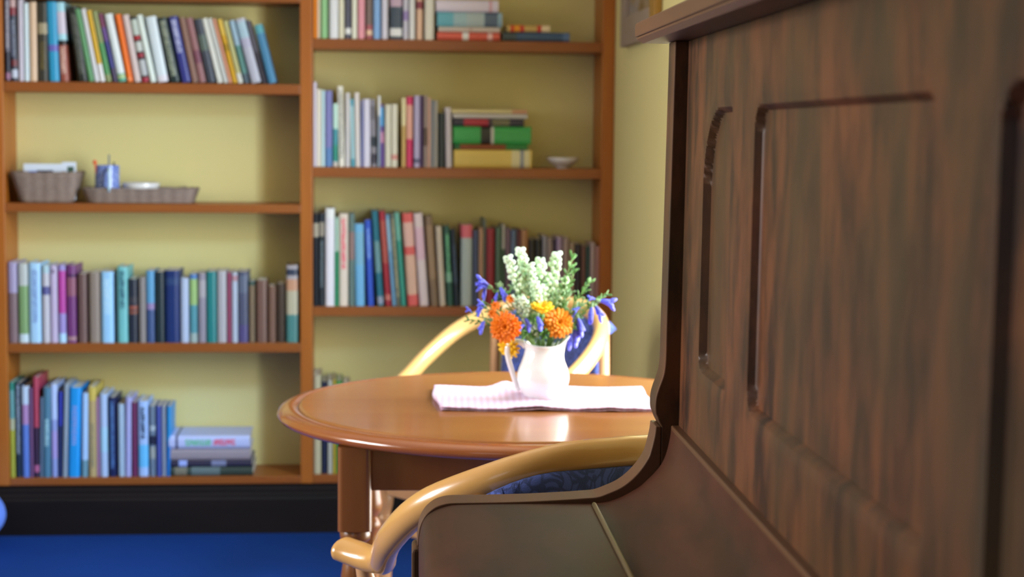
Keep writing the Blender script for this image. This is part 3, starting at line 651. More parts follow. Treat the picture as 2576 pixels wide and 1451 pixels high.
# carved upper front panel: one continuous surface with three recessed fields per half
def sd_rr(p, q, l0, l1, z0, z1, rad):
    """signed distance to a rounded box; rad = (far-top, near-top, far-bottom, near-bottom)"""
    cx, cz = (l0+l1)/2, (z0+z1)/2; x, y = p-cx, q-cz; hx, hz = (l1-l0)/2, (z1-z0)/2
    r = (rad[0] if y > 0 else rad[2]) if x > 0 else (rad[1] if y > 0 else rad[3])
    ax, ay = abs(x)-hx+r, abs(y)-hz+r
    return min(max(ax, ay), 0)+math.hypot(max(ax, 0), max(ay, 0))-r
FIELDS = [(1.640, 1.790, 1.004, 1.272, (.085, .004, .02, .004)), (1.000, 1.532, 1.002, 1.272, (.022, .022, .022, .022)),
          (.560, .893, .99, 1.276, (.03, .03, .03, .03))]
BV, D1, D2 = .012, .0012, .0095
def relief(l, z):
    d = min(sd_rr(l, z, *f) for f in FIELDS)
    if d >= BV: return 0
    if d >= 0: t = 1-d/BV; return D1*t*t*(3-2*t)*.6+D1*.4*t
    if d > -.0022: return D1+(D2-D1)*(-d/.0022)
    return D2
def panel_u(z): return .3052+(z-.926)*.0085
ls = []; v_ = LN
while v_ < LF: ls.append(v_); v_ += .0040 if v_ < .95 else .0026
ls.append(LF); zs = [.926+(1.3478-.926)*k/165 for k in range(166)]
bm = bmesh.new(); grid = [[bm.verts.new((panel_u(z)+relief(l, z)-U0, Lc(l), z)) for z in zs] for l in ls]
for i in range(len(ls)-1):
    for j in range(len(zs)-1): bm.faces.new((grid[i][j], grid[i+1][j], grid[i+1][j+1], grid[i][j+1]))
bk = [bm.verts.new(p) for p in ((.335-U0, Lc(LN), .926), (.335-U0, Lc(LF), .926), (.335-U0, Lc(LF), 1.3478), (.335-U0, Lc(LN), 1.3478))]
bm.faces.new(bk)
o = obj('upper_front_panel', bm, M['piano'], pn, smooth=True)
md = o.modifiers.new('edge', 'EDGE_SPLIT'); md.split_angle = R(32)
# fall (key lid) in two leaves with a long hinge
def dense(prof, n=5): return [(p.x, p.z) for p in catmull([(a, 0, z) for a, z in prof], n)]
def soft(o, deg=24):
    for p in o.data.polygons: p.use_smooth = True
    md = o.modifiers.new('edge', 'EDGE_SPLIT'); md.split_angle = R(deg); return o
def slab(name, prof, back, mat):
    bm = prism(bmesh.new(), PP(dense(prof)+back), Lc(LN+.0008), Lc(LF-.0008)); return soft(obj(name, bm, mat, pn))
f1 = slab('fall_back_board', cover_prof, [(.2135, .825), (.24, .827), (.262, .838), (.284, .858), (.303, .885), (.3075, .9215)], M['piano_flap'])
f2 = slab('key_lid', flap_prof, [(.034, .765), (.034, .80), (.06, .822), (.2085, .825)], M['piano_flap'])
obj('hinge', tube([(.2110-U0, Lc(LN+.01), .8402), (.2110-U0, Lc(LF-.012), .8402)], .0026, 10), M['brass'], f2, smooth=True)
obj('rail', box(.2967-U0, .3085-U0, Lc(LN), Lc(LF), .915, .9262), M['piano_long'], pn, bevel=.0015)
obj('key_slip', box(.020-U0, .036-U0, Lc(LN), Lc(LF), .66, .763), M['piano_long'], pn, bevel=.002)
obj('key_bed', box(.036-U0, .60-U0, Lc(LN), Lc(LF), .60, .66), M['piano'], pn)
obj('lower_front_panel', box(.25-U0, .272-U0, Lc(LN), Lc(LF), .10, .598), M['piano'], pn, bevel=.002)
obj('plinth', box(.235-U0, .27-U0, Lc(LN), Lc(LF), .02, .098), M['piano_long'], pn, bevel=.002)
obj('back_board', box(.585-U0, .60-U0, Lc(LN-CT), Lc(LF+CT), .03, 1.347), M['piano'], pn)
# lid with a moulded under-edge
bm = prism(bmesh.new(), PP([(.2595, 1.3552), (.2595, 1.3695), (.2625, 1.3715), (.625, 1.3715), (.625, 1.3552)]), Lc(LN-CT-.025), Lc(LF+CT+.030))
lidp = obj('lid', bm, M['piano_long'], pn, bevel=.0012)
bm = prism(bmesh.new(), PP([(.2610, 1.3545), (.2612, 1.3525), (.2685, 1.3482), (.615, 1.3482), (.615, 1.3545)]), Lc(LN-CT-.022), Lc(LF+CT+.027))
obj('lid_moulding', bm, M['piano_long'], pn)
for yy in (.62, 1.74):
    obj('caster', lathe(bmesh.new(), [(.02, 0), (.022, .008), (.018, .02), (.014, .02)], 12, (.56-U0, Lc(yy), 0)), M['brass'], pn, smooth=True)
obj('bottom_board', box(.235-U0, .60-U0, Lc(LN-CT), Lc(LF+CT), .0195, .0205+.02), M['piano'], pn)

# ---------------------------------------------------------------- round table
TX, TY, TZ = .31, 3.24, .742
tb = thing('round_table', 'round polished wooden table with a moulded rim and square-topped turned legs', 'table', (TX, TY, 0), -R(2.9))
RR = .46
obj('tabletop', lathe(bmesh.new(), [(.01, TZ-.02), (RR-.045, TZ-.02), (RR-.040, TZ-.004), (RR-.042, TZ-.0008), (RR-.046, TZ), (.2, TZ), (.001, TZ)], 128), M['table'], tb, smooth=False)
o = obj('moulded_rim', lathe(bmesh.new(), [(RR-.05, TZ-.026), (RR-.012, TZ-.026), (RR-.004, TZ-.022), (RR, TZ-.015), (RR-.003, TZ-.0085), (RR-.010, TZ-.0045), (RR-.022, TZ-.0015), (RR-.036, TZ-.0022), (RR-.0405, TZ-.0055), (RR-.05, TZ-.0055)], 128, closed=True), M['table_edge'], tb, smooth=True)
AI = .30
for sx in (-1, 1):
    obj('apron', box(-AI+.028, AI-.028, sx*AI-.010, sx*AI+.010, .638, TZ-.027) if sx < 0 else box(-AI+.028, AI-.028, AI-.010, AI+.010, .638, TZ-.027), M['table_leg'], tb, bevel=.0015)
    obj('apron', box(sx*AI-.010, sx*AI+.010, -AI+.028, AI-.028, .638, TZ-.027), M['table_leg'], tb, bevel=.0015)
def square_leg(cx, cy):
    bm = bmesh.new(); h = .0285; n = 5; r = .009
    pts = []
    for qx, qy, a0 in ((1, 1, 0), (-1, 1, 90), (-1, -1, 180), (1, -1, 270)):
        for k in range(n):
            a = R(a0+90*k/(n-1)); pts.append((cx+qx*(h-r)+r*math.cos(a), cy+qy*(h-r)+r*math.sin(a)))
    prism(bm, pts, .570, TZ-.027, 'z')
    lathe(bm, [(.024, .5695), (.0265, .562), (.0255, .552), (.0175, .546), (.0155, .538), (.018, .525), (.0215, .508), (.0245, .488), (.0235, .474), (.017, .463), (.014, .458), (.0185, .452), (.0215, .444), (.0205, .434), (.016, .428), (.0165, .415), (.0185, .36), (.019, .28), (.0165, .14), (.014, .07), (.0185, .052), (.018, .035), (.013, .02), (.012, 0)], 20, (cx, cy, 0))
    return bm
for sx, sy in ((-1, -1), (-1, 1), (1, 1), (1, -1)):
    o = obj('leg', square_leg(sx*AI, sy*AI), M['table_leg'], tb, smooth=True)
    md = o.modifiers.new('edge', 'EDGE_SPLIT'); md.split_angle = R(50)

# ---------------------------------------------------------------- bentwood armchairs
RAIL = [(0, -.03, .823), (.10, -.025, .818), (.185, .005, .792), (.248, .08, .747), (.263, .17, .686), (.243, .26, .634), (.226, .31, .618), (.232, .345, .612), (.247, .38, .615), (.264, .405, .620)]
def make_chair(label, loc, rz):
    c = thing('armchair', label, 'chair', loc, rz, group='bentwood armchairs at the round table')
    half = catmull(RAIL, 6)
    path = [Vector((-p.x, p.y, p.z)) for p in half[::-1]] + half[1:]
    n = len(path); rad = []
    for i in range(n):
        t = abs(i-(n-1)/2)/((n-1)/2)
        if t < .55: r = (.0190, .0215)
        else:
            k = (t-.55)/.45; k = k*k*(3-2*k); r = (.0190+.0095*k, .0215-.0035*k)
        if i < 2 or i > n-3: q = (.45, .8)[min(i, n-1-i)]; r = (r[0]*q, r[1]*q)
        rad.append(r)
    obj('arm_and_top_rail', sweep(bmesh.new(), path, rad, 18), M['chair'], c, smooth=True)
    for s in (-1, 1):
        # rear stile from floor to rail
        pts = catmull([(s*.185, -.05, 0), (s*.19, -.02, .2), (s*.197, 0, .4), (s*.20, .005, .6), (s*.197, .006, .772)], 6)
        obj('rear_stile', sweep(bmesh.new(), pts, [(.0135, .0125)]*len(pts), 10, upv=(0, 1, 0)), M['chair_leg'], c, smooth=True)
        # front leg: turned, running up to the arm
        prof = [(.011, 0), (.0135, .03), (.0155, .10), (.0175, .20), (.016, .235), (.0205, .246), (.0205, .262), (.0195, .263), (.0195, .297), (.0205, .298), (.0155, .306), (.014, .312), (.020, .335), (.0215, .352), (.0175, .375), (.0175, .40), (.0205, .405), (.0205, .45), (.0150, .456), (.0190, .475), (.0205, .50), (.0165, .55), (.0125, .59), (.0145, .604)]
        bm = bmesh.new(); rings = []
        for r_, z in prof:
            lean = max(0, (z-.44))/.16*.035
            rings.append([bm.verts.new((s*(.20+lean)+r_*math.cos(2*math.pi*k/16), .36+max(0, z-.44)/.16*.012+r_*math.sin(2*math.pi*k/16), z)) for k in range(16)])
        for a, b2 in zip(rings, rings[1:]):
            for k in range(16): bm.faces.new((a[k], a[(k+1) % 16], b2[(k+1) % 16], b2[k]))
        bm.faces.new(rings[0][::-1]); bm.faces.new(rings[-1])
        obj('front_leg', bm, M['chair_leg'], c, smooth=True)
        obj('seat_rail', box(s*.20-.011, s*.20+.011, .012, .345, .362, .432), M['chair_leg'], c, bevel=.003)
        obj('stretcher', tube([(s*.193, -.01, .25), (s*.20, .345, .28)], .0085, 10), M['chair_leg'], c, smooth=True)
    obj('seat_rail', box(-.182, .182, .349, .371, .362, .432), M['chair_leg'], c, bevel=.003)
    obj('seat_rail', box(-.182, .182, -.008, .014, .362, .432), M['chair_leg'], c, bevel=.003)
    obj('stretcher', tube([(-.182, .36, .28), (.182, .36, .28)], .0095, 10), M['chair_leg'], c, smooth=True)
    # upholstered seat
    bm = bmesh.new(); g = []
    nx, ny = 16, 14
    for i in range(nx+1):
        row = []
        for j in range(ny+1):
            x = -.188+.376*i/nx; y = .018+.332*j/ny
            e = min(1, min(i, nx-i)/2.2)*min(1, min(j, ny-j)/2.2)
            row.append(bm.verts.new((x, y, .434+.034*math.sqrt(max(0, e)))))
        g.append(row)
    for i in range(nx):
        for j in range(ny): bm.faces.new((g[i][j], g[i+1][j], g[i+1][j+1], g[i][j+1]))
    bot = [g[0][j] for j in range(ny+1)]+[g[i][ny] for i in range(1, nx+1)]+[g[nx][j] for j in range(ny-1, -1, -1)]+[g[i][0] for i in range(nx-1, 0, -1)]
    bm.faces.new(bot[::-1])
    obj('seat', bm, M['fabric'], c, smooth=True)
    # padded back filling the space between stiles, seat and top rail
    bm = bmesh.new(); F = []; B = []
    nx, nz = 18, 16
    for i in range(nx+1):
        x = -.168+.336*i/nx; t = abs(x)/.18
        ztop = .806-.030*max(0, (t-.45)/.5)**2
        yc = -.028+.030*t*t
        rf = []; rb = []
        for j in range(nz+1):
            z = .437+(ztop-.437)*j/nz
            e = min(1, min(i, nx-i)/2)*min(1, (nz-j)/2+.35)*min(1, j/2)
            e = math.sqrt(max(0, e)); yy = yc+.028*(1-(z-.437)/(ztop-.437))*.9
            rf.append(bm.verts.new((x, yy+.004+.020*e, z))); rb.append(bm.verts.new((x*(1+.24*max(0, min(1, (z-.752)/.022))), yy-.020-.006*e-.004*t, z)))
        F.append(rf); B.append(rb)
    for G in (F, B):
        for i in range(nx):
            for j in range(nz): bm.faces.new((G[i][j], G[i+1][j], G[i+1][j+1], G[i][j+1]))
    loopF = [F[i][0] for i in range(nx+1)]+[F[nx][j] for j in range(1, nz+1)]+[F[i][nz] for i in range(nx-1, -1, -1)]+[F[0][j] for j in range(nz-1, 0, -1)]
    loopB = [B[i][0] for i in range(nx+1)]+[B[nx][j] for j in range(1, nz+1)]+[B[i][nz] for i in range(nx-1, -1, -1)]+[B[0][j] for j in range(nz-1, 0, -1)]
    n = len(loopF)
    for k in range(n): bm.faces.new((loopF[k], loopF[(k+1) % n], loopB[(k+1) % n], loopB[k]))
    obj('back_pad', bm, M['fabric'], c, smooth=True)
    return c
make_chair('bentwood armchair in the foreground, back to the piano, its arm sweeping over the key lid', (.350, 2.320, 0), R(19))
make_chair('bentwood armchair behind the round table, blue padded back facing the camera past the jug', (.474, 4.300, 0), R(126.8))

# ---------------------------------------------------------------- napkin on the table
m, nt, b = newmat('pink_white_striped_cloth'); v = coords(nt)
w = N(nt, 'ShaderNodeTexWave', wave_type='BANDS', bands_direction='X'); w.inputs['Scale'].default_value = 26; w.inputs['Distortion'].default_value = .4; nt.links.new(v, w.inputs['Vector'])
nt.links.new(ramp(nt, w.outputs['Fac'], [(0, lin('c49cb8')), (.5, lin('caaac6')), (1, lin('ceb6d2'))]), b.inputs['Base Color']); b.inputs['Roughness'].default_value = .9
b.inputs['Sheen Weight'].default_value = .2; bump(nt, b, noisetex(nt, v, 900, 2), .3, .001); M['cloth'] = m
def cloth_layer(bm, x0, x1, y0, y1, zb, th, ph, amp, skew=0):
    nx, ny = 70, 26; top = []; bot = []
    for i in range(nx+1):
        rt_ = []; rb = []
        for j in range(ny+1):
            s, t = i/nx, j/ny; x = x0+(x1-x0)*s + skew*(t-.5)+.004*math.sin(t*7+ph); y = y0+(y1-y0)*t+.0025*math.sin(s*14+ph)
            front = (1-t)**2
            z = zb+amp*.5*(1+math.sin(s*17+ph))*front*(0.35+.65*max(0, math.sin(s*5.2-1.2)))
            z += amp*.5*t*t*(1+math.sin(s*11+ph*2))*.5
            # ridge crossing the left part, running from the back edge to the jug
            dx = (s-.34-.12*(1-t)); z += .011*math.exp(-(dx/.055)**2)*max(0, min(1, (t-.22)*2.2))
            z += .0012*math.sin(s*60)*front*.4
            rt_.append(bm.verts.new((x, y, z+th))); rb.append(bm.verts.new((x, y, z)))
        top.append(rt_); bot.append(rb)
    for G in (top, bot):
        for i in range(nx):
            for j in range(ny): bm.faces.new((G[i][j], G[i+1][j], G[i+1][j+1], G[i][j+1]))
    lp = lambda G: [G[i][0] for i in range(nx+1)]+[G[nx][j] for j in range(1, ny+1)]+[G[i][ny] for i in range(nx-1, -1, -1)]+[G[0][j] for j in range(ny-1, 0, -1)]
    a, c = lp(top), lp(bot); n = len(a)
    for k in range(n): bm.faces.new((a[k], a[(k+1) % n], c[(k+1) % n], c[k]))
NX, NY = .352, 3.265
nk = thing('folded_napkin', 'folded pink and white cloth napkin lying flat under the white jug', 'napkin', (NX, NY, TZ), -R(3))
bm = bmesh.new(); cloth_layer(bm, -.205, .205, -.133, .137, .0006, .0016, .6, .0035, -.012); obj('lower_fold', bm, M['cloth'], nk, smooth=True)
bm = bmesh.new(); cloth_layer(bm, -.208, .202, -.136, .135, .0045, .0018, .9, .0055, -.014); obj('upper_fold', bm, M['cloth'], nk, smooth=True)

# ---------------------------------------------------------------- jug
JX, JY, JZ = .3468, 3.250, TZ+.0068
jug = thing('jug', 'white glazed china jug with a pointed spout and loop handle holding garden flowers', 'jug', (JX, JY, JZ), -R(5))
prof = [(.030, 0), (.0335, .002), (.0345, .004), (.040, .012), (.0465, .024), (.0495, .036), (.0490, .046), (.0455, .058), (.0405, .070), (.0365, .082), (.0345, .091), (.0343, .097), (.0360, .104)]
def jug_pt(r_, z, a, inner=0):
    """a = 0 is the spout (+x)"""
    k = max(0, (z-.070)/.034); k = min(1, k)
    sp = math.exp(-(((a+math.pi) % (2*math.pi)-math.pi)/.55)**2)
    rr = r_ - inner + k*k*.018*sp
    bk_ = math.exp(-(((a) % (2*math.pi)-math.pi)/.9)**2)
    zz = z + k*k*(.0225*sp**1.3 + .006*bk_ - .003)
    return (rr*math.cos(a), rr*math.sin(a)*(1-.12*k*sp), zz)
bm = bmesh.new(); seg = 48; rings = []
P2 = []
for i in range(len(prof)-1):
    for k in range(3): t = k/3; P2.append((prof[i][0]*(1-t)+prof[i+1][0]*t, prof[i][1]*(1-t)+prof[i+1][1]*t))
P2.append(prof[-1])
for r_, z in P2: rings.append([bm.verts.new(jug_pt(r_, z, 2*math.pi*k/seg)) for k in range(seg)])
for r_, z in [(P2[-1][0], P2[-1][1]+.0006)]+P2[::-1][1:-4]: rings.append([bm.verts.new(jug_pt(r_, z, 2*math.pi*k/seg, .0032)) for k in range(seg)])
for a, c in zip(rings, rings[1:]):
    for k in range(seg): bm.faces.new((a[k], a[(k+1) % seg], c[(k+1) % seg], c[k]))
bm.faces.new(rings[0][::-1]); bm.faces.new(rings[-1])
obj('jug_body', bm, M['china'], jug, smooth=True)
hp = [(-.0330, 0, .098), (-.0400, 0, .1045), (-.0520, 0, .1075), (-.0635, 0, .1030), (-.0675, 0, .0900), (-.0650, 0, .072), (-.0590, 0, .052), (-.0540, 0, .036), (-.0500, 0, .022), (-.0440, 0, .0150)]
hpp = catmull(hp, 6); hr = [(.0062-.0022*(i/len(hpp)), .0046-.0014*(i/len(hpp))) for i in range(len(hpp))]
obj('handle', sweep(bmesh.new(), hpp, hr, 12, upv=(0, 1, 0)), M['china'], jug, smooth=True)
hp2 = catmull([(-.0500, 0, .034), (-.0475, 0, .055), (-.042, 0, .075), (-.0365, 0, .088)], 5)

# ---------------------------------------------------------------- flowers (positions in metres from the jug's base)
M['stem'] = plain('green_stem', '7ea458', .5, .15)
M['palegreen'] = plain('pale_green_buds', 'daf2d4', .6, .12, 90, sss=.5)
M['leafg'] = plain('fresh_green_leaf', '5c9448', .5, .3, 60, sss=.1)
M['leafp'] = plain('grey_green_leaf', '86ac7c', .55, .2, 60, sss=.1)
M['blue'] = plain('blue_violet_petal', '6068ff', .5, .25, 80, sss=.15)
M['orange'] = plain('orange_marigold_petal', 'ff8204', .5, .15, 90, sss=.1)
M['orange2'] = plain('golden_orange_marigold_petal', 'ff980c', .5, .15, 90, sss=.1)
M['yellow'] = plain('deep_yellow_petal', 'fcc404', .5, .12, 90, sss=.1)
M['heart'] = plain('brown_orange_flower_centre', 'b04806', .8, .3, 200)
def flower_thing(name, label, cat, group): return thing(name, label, cat, (JX, JY, JZ), 0, group)
rnd = random.Random(11)
def rv(s=1): return Vector((rnd.uniform(-s, s), rnd.uniform(-s, s), rnd.uniform(-s, s)))
def stem_pts(tip, base=(0, 0, .03), side=.35):
    t, b_ = Vector(tip), Vector(base); mid = b_.lerp(t, .5); mid.x = b_.x+(t.x-b_.x)*side; mid.y = b_.y+(t.y-b_.y)*side
    neck = Vector((max(-.02, min(.03, b_.x+(t.x-b_.x)*.25)), max(-.018, min(.018, b_.y+(t.y-b_.y)*.25)), .100))
    return catmull([b_, neck, neck.lerp(t, .5)+Vector((0, 0, .012)), t], 6)
SP = [
    (-0.0697, 0.2682, -0.01, 1.05, 0, 'pale green flower spike standing leftmost in the jug bouquet'),
    (-0.0457, 0.2824, 0.004, 1.1, 0, 'tallest pale green flower spike, left of the middle of the bouquet'),
    (-0.0277, 0.2539, -0.012, 0.85, 0, 'short pale green flower spike just right of the tallest one'),
    (-0.0067, 0.2644, 0.01, 1.1, 1, 'pale green flower spike with a rounded separate head in mid bouquet'),
    (0.0112, 0.236, 0.016, 1, 0, 'pale green flower spike in front, right of the round-headed spike'),
    (0.0262, 0.2734, 0.02, 1.15, 0, 'stout pale green flower spike, tallest on the right of the bouquet'),
    (0.0442, 0.23, 0.016, 0.9, 0, 'pale green flower spike furthest right, beside the green tips'),
    (-0.0457, 0.1955, -0.03, 0.85, 0, 'pale green flower spike hanging low above the left orange marigold'),
    (-0.0637, 0.1955, -0.018, 0.7, 0, 'thin pale green flower spike low on the left of the bouquet'),
    (-0.0172, 0.2225, -0.022, 0.75, 0, 'small pale green flower spike in front of the yellow flower'),
]
for i, (x, z, dy, w_, gap, lab) in enumerate(SP):
    f = flower_thing('flower_spike', lab, 'flower', 'pale green flower spikes in the jug')
    pts = stem_pts((x, dy, z)); obj('stem', sweep(bmesh.new(), pts, .0011, 6), M['stem'], f, smooth=True)
    bm = bmesh.new(); n = len(pts); L = z-.115
    for k in range(64):
        t = k/63; zz = z-.002-L*.92*t
        if gap and .24 < t < .36: continue
        # point on the stem at this height
        j = min(range(n), key=lambda q: abs(pts[q].z-zz)); p = pts[j]
        a = k*2.4+rnd.uniform(-.3, .3); rr = (.0024+.0044*min(1, t*5+.35)*(1-.25*t))*w_
        s = rnd.uniform(.0030, .0050)*(1.15-.35*t)*w_
        d = Vector((math.cos(a), math.sin(a), .5))
        blob(bm, p+Vector((math.cos(a)*rr, math.sin(a)*rr, rnd.uniform(-.001, .002)))+Vector((0, 0, zz-p.z)), (s, s, s*1.25), d, 6, 4)
    obj('buds', bm, M['palegreen'], f, smooth=True)
    bm = bmesh.new()
    for k in range(7):
        j = int(n*(.35+.08*k)); j = min(n-2, j); a = rnd.uniform(0, 6.28); d = Vector((math.cos(a), math.sin(a), 1.1))
        petal(bm, pts[j], d, (0, 0, 1), rnd.uniform(.012, .020), .0035, .1)
    obj('leaves', bm, M['leafp'], f, smooth=True)
# leafy sprigs
LS = [
    (0.0547, 0.2659, 0.012, 22, 0.016, 'leafg', 'upright leafy sprig with narrow green tips right of the tallest spikes'),
    (0.0592, 0.2419, 0.008, 20, 0.014, 'leafg', 'short leafy sprig with narrow green tips below the upright sprig'),
    (0.0876, 0.221, 0.004, 24, 0.014, 'leafg', 'leafy sprig reaching out to the upper right of the bouquet'),
    (0.1206, 0.1985, -0.004, 20, 0.011, 'leafg', 'thin green sprig reaching furthest right above the blue flowers'),
    (0.0712, 0.1805, -0.008, 26, 0.014, 'leafp', 'grey green sprig on the right above the jug spout'),
    (-0.0861, 0.218, -0.006, 22, 0.011, 'leafp', 'grey green sprig on the upper left next to the blue flowers'),
    (-0.1161, 0.1745, -0.01, 26, 0.012, 'leafp', 'grey green sprig on the left behind the orange marigold'),
    (-0.1461, 0.1506, -0.012, 20, 0.012, 'leafg', 'leafy sprig lowest and furthest left in the bouquet'),
    (-0.1026, 0.1521, -0.018, 20, 0.012, 'leafp', 'grey green sprig touching the left orange marigold'),
    (-0.0247, 0.1521, -0.026, 24, 0.014, 'leafg', 'green sprig in front between the two orange marigolds'),
    (0.0539, 0.1371, -0.012, 20, 0.012, 'leafg', 'green sprig beside the right orange marigold'),
    (-0.0397, 0.1258, -0.022, 20, 0.016, 'leafg', 'leafy green sprig low over the jug rim'),
    (-0.0007, 0.1258, -0.02, 20, 0.015, 'leafg', 'green leaves low over the middle of the jug mouth'),
    (0.0352, 0.1708, 0.01, 24, 0.014, 'leafp', 'grey green sprig behind the right orange marigold'),
    (-0.0547, 0.212, 0.016, 24, 0.014, 'leafp', 'grey green sprig behind the left spikes'),
    (0.0487, 0.1985, 0.006, 26, 0.014, 'leafp', 'grey green sprig right of the stout spike, above the blue flowers'),
    (0.0232, 0.1955, 0, 26, 0.014, 'leafp', 'grey green sprig in front of the stout right spike'),
    (0.0412, 0.1596, 0, 22, 0.013, 'leafg', 'green sprig tucked behind the right orange marigold'),
    (-0.0337, 0.176, -0.024, 26, 0.013, 'leafp', 'grey green sprig right of the left orange marigold'),
    (-0.0022, 0.2007, 0.02, 24, 0.014, 'leafp', 'grey green sprig behind the yellow flower'),
]
for x, z, dy, n_, sz, mt, lab in LS:
    f = flower_thing('leafy_sprig', lab, 'greenery', 'leafy sprigs in the jug')
    pts = stem_pts((x, dy, z)); obj('stem', sweep(bmesh.new(), pts, .0010, 6), M['stem'], f, smooth=True)
    bm = bmesh.new(); n = len(pts)
    for k in range(n_):
        t = .45+.55*k/n_; j = min(n-2, int(t*n)); tg = (pts[j+1]-pts[j]).normalized(); a = k*2.4
        s = tg.cross(Vector((0, 1, .01))).normalized(); u_ = tg.cross(s)
        d = tg*1.0+(s*math.cos(a)+u_*math.sin(a))*.75
        petal(bm, pts[j].lerp(pts[j+1], rnd.random()), d, rv(), sz*rnd.uniform(.8, 1.2), sz*.26, .1)
    obj('leaves', bm, M[mt], f, smooth=True)
# blue salvia sprigs: each flower a tube with an upper hood and lower lip
BS = [
    ('blue flower sprig at the upper left, nearest the crimson book', (-0.0996, 0.2105), -0.006, [(-0.1056, 0.2135, -1, 0.55, 1.35), (-0.1071, 0.209, -1, 0.1, 1.15), (-0.1101, 0.206, -0.2, -1, 1)]),
    ('blue flower sprig drooping beside the small orange buds', (-0.0787, 0.2105), -0.012, [(-0.0831, 0.2105, 0.45, -1, 1.3), (-0.0876, 0.2007, -0.3, -0.8, 0.8)]),
    ('blue flower sprig in mid left of the bouquet, above the lowest sprig', (-0.1131, 0.1835), -0.012, [(-0.1131, 0.176, -0.8, 0.5, 0.85), (-0.1161, 0.173, -0.5, -0.6, 0.9)]),
    ('blue flower sprig lowest on the left, over the chair arm', (-0.1326, 0.1581), -0.014, [(-0.1371, 0.164, -0.5, 0.35, 0.7), (-0.1258, 0.164, 0.2, 0.4, 0.9), (-0.1131, 0.1476, -0.45, -1, 1.15)]),
    ('blue flower sprig in front between the two marigolds', (-0.0262, 0.1596), -0.036, [(-0.0382, 0.1551, 0.2, -0.5, 1.2), (-0.0157, 0.1581, 0.15, -0.5, 1.25), (-0.0397, 0.1431, -0.6, -0.4, 1)]),
    ('blue flower sprig reaching furthest right against the wall', (0.1101, 0.1933), -0.006, [(0.1056, 0.185, 1, -0.25, 1.6), (0.0951, 0.188, -0.6, 0.1, 0.8)]),
    ('blue flower sprig drooping in front of the chair back at right', (0.0921, 0.1835), -0.01, [(0.0966, 0.1745, 0.55, -1, 1.5), (0.0891, 0.173, -0.1, -1, 1.4), (0.0667, 0.173, -0.7, -0.5, 0.9)]),
    ('blue flower sprig hanging beside the right marigold', (0.0592, 0.167), -0.01, [(0.0637, 0.1521, 0.3, -1, 1.6), (0.0614, 0.1408, 0.1, -1, 1.5), (0.0502, 0.1236, -0.1, -1, 1.4), (0.0577, 0.1311, 0.1, -1, 1.5)]),
]
for lab, tip, dy, fl in BS:
    f = flower_thing('blue_flower_sprig', lab, 'flower', 'blue salvia sprigs in the jug')
    pts = stem_pts((tip[0], dy, tip[1])); obj('stem', sweep(bmesh.new(), pts, .0011, 6), M['stem'], f, smooth=True)
    bmb = bmesh.new(); bmc = bmesh.new()
    for (x, z, ex, ez, s) in fl:
        o_ = Vector((x, dy+rnd.uniform(-.006, .006), z)); d = Vector((ex, rnd.uniform(-.25, .1), ez)).normalized()
        L = .0135*s; sd = d.cross(Vector((0, 1, 0))).normalized(); 
        cps = [o_, o_+d*L*.4+Vector((0, 0, .0015)), o_+d*L*.8+Vector((0, 0, .001))]
        sweep(bmb, catmull(cps, 4), [(.0018*s+.0022*s*min(1, k/8), )*2 for k in range(9)], 8)
        e = o_+d*L*.78
        blob(bmb, e+d*L*.25+Vector((0, 0, .0035*s)), (.0036*s, .0026*s, .0070*s), d+Vector((0, 0, .6)), 8, 5)
        blob(bmb, e+d*L*.22-Vector((0, 0, .0035*s)), (.0050*s, .0022*s, .0066*s), d-Vector((0, 0, .9)), 8, 5)
        blob(bmb, e+d*L*.12+Vector((0, -.003*s, -.001)), (.0032*s, .002*s, .0045*s), d-Vector((0, .6, .4)), 8, 5)
        blob(bmc, o_-d*.003*s, (.0024*s, .0024*s, .0048*s), d, 8, 5)
    obj('blue_petals', bmb, M['blue'], f, smooth=True); obj('calyces', bmc, M['leafp'], f, smooth=True)
    bm = bmesh.new()
    for k in range(6):
        j = min(len(pts)-2, int(len(pts)*(.5+.09*k))); petal(bm, pts[j], (rnd.uniform(-1, 1), rnd.uniform(-.6, .6), rnd.uniform(-.2, 1)), (0, -.4, 1), .014, .0045, .2)
    obj('leaves', bm, M['leafg'], f, smooth=True)
def daisy(label, c, face, rad, mat, rings_, name='marigold', heart=True, cat='flower', grp='marigolds in the jug', cup=0):
    f = flower_thing(name, label, cat, grp); c = Vector(c); face = Vector(face).normalized()
    pts = stem_pts(c-face*.006) if c.z > .1 else catmull([(-.012, -.012, .06), (-.022, -.02, .112), (c.x*.8, c.y, .122), c-face*.004], 6)
    obj('stem', sweep(bmesh.new(), pts, .0014, 6), M['stem'], f, smooth=True)
    q = face.to_track_quat('Z', 'Y'); bm = bmesh.new()
    for ri, (n_, L, W, lift) in enumerate(rings_):
        for k in range(n_):
            a = 2*math.pi*(k+.5*ri)/n_+rnd.uniform(-.06, .06)
            d = q @ Vector((math.cos(a), math.sin(a), lift+rnd.uniform(-.05, .05)))
            petal(bm, c+face*.0008*ri+d*.001, d, face, rad*L*rnd.uniform(.92, 1.06), rad*W, -.12+cup)
    obj('petals', bm, M[mat], f, smooth=True)
    if heart:
        bm = bmesh.new(); blob(bm, c+face*.0035, (rad*.13, rad*.13, rad*.09), face, 10, 5)
        for k in range(14):
            a = k*2.4; r_ = rad*.12*math.sqrt(k/14); blob(bm, c+face*.005+q @ Vector((r_*math.cos(a), r_*math.sin(a), 0)), (.0007, .0007, .0012), face, 5, 3)
        obj('flower_centre', bm, M['heart'], f, smooth=True)
    bm = blob(bmesh.new(), c-face*.004, (rad*.2, rad*.2, rad*.2), face, 10, 5); obj('calyx', bm, M['leafg'], f, smooth=True)
    return f
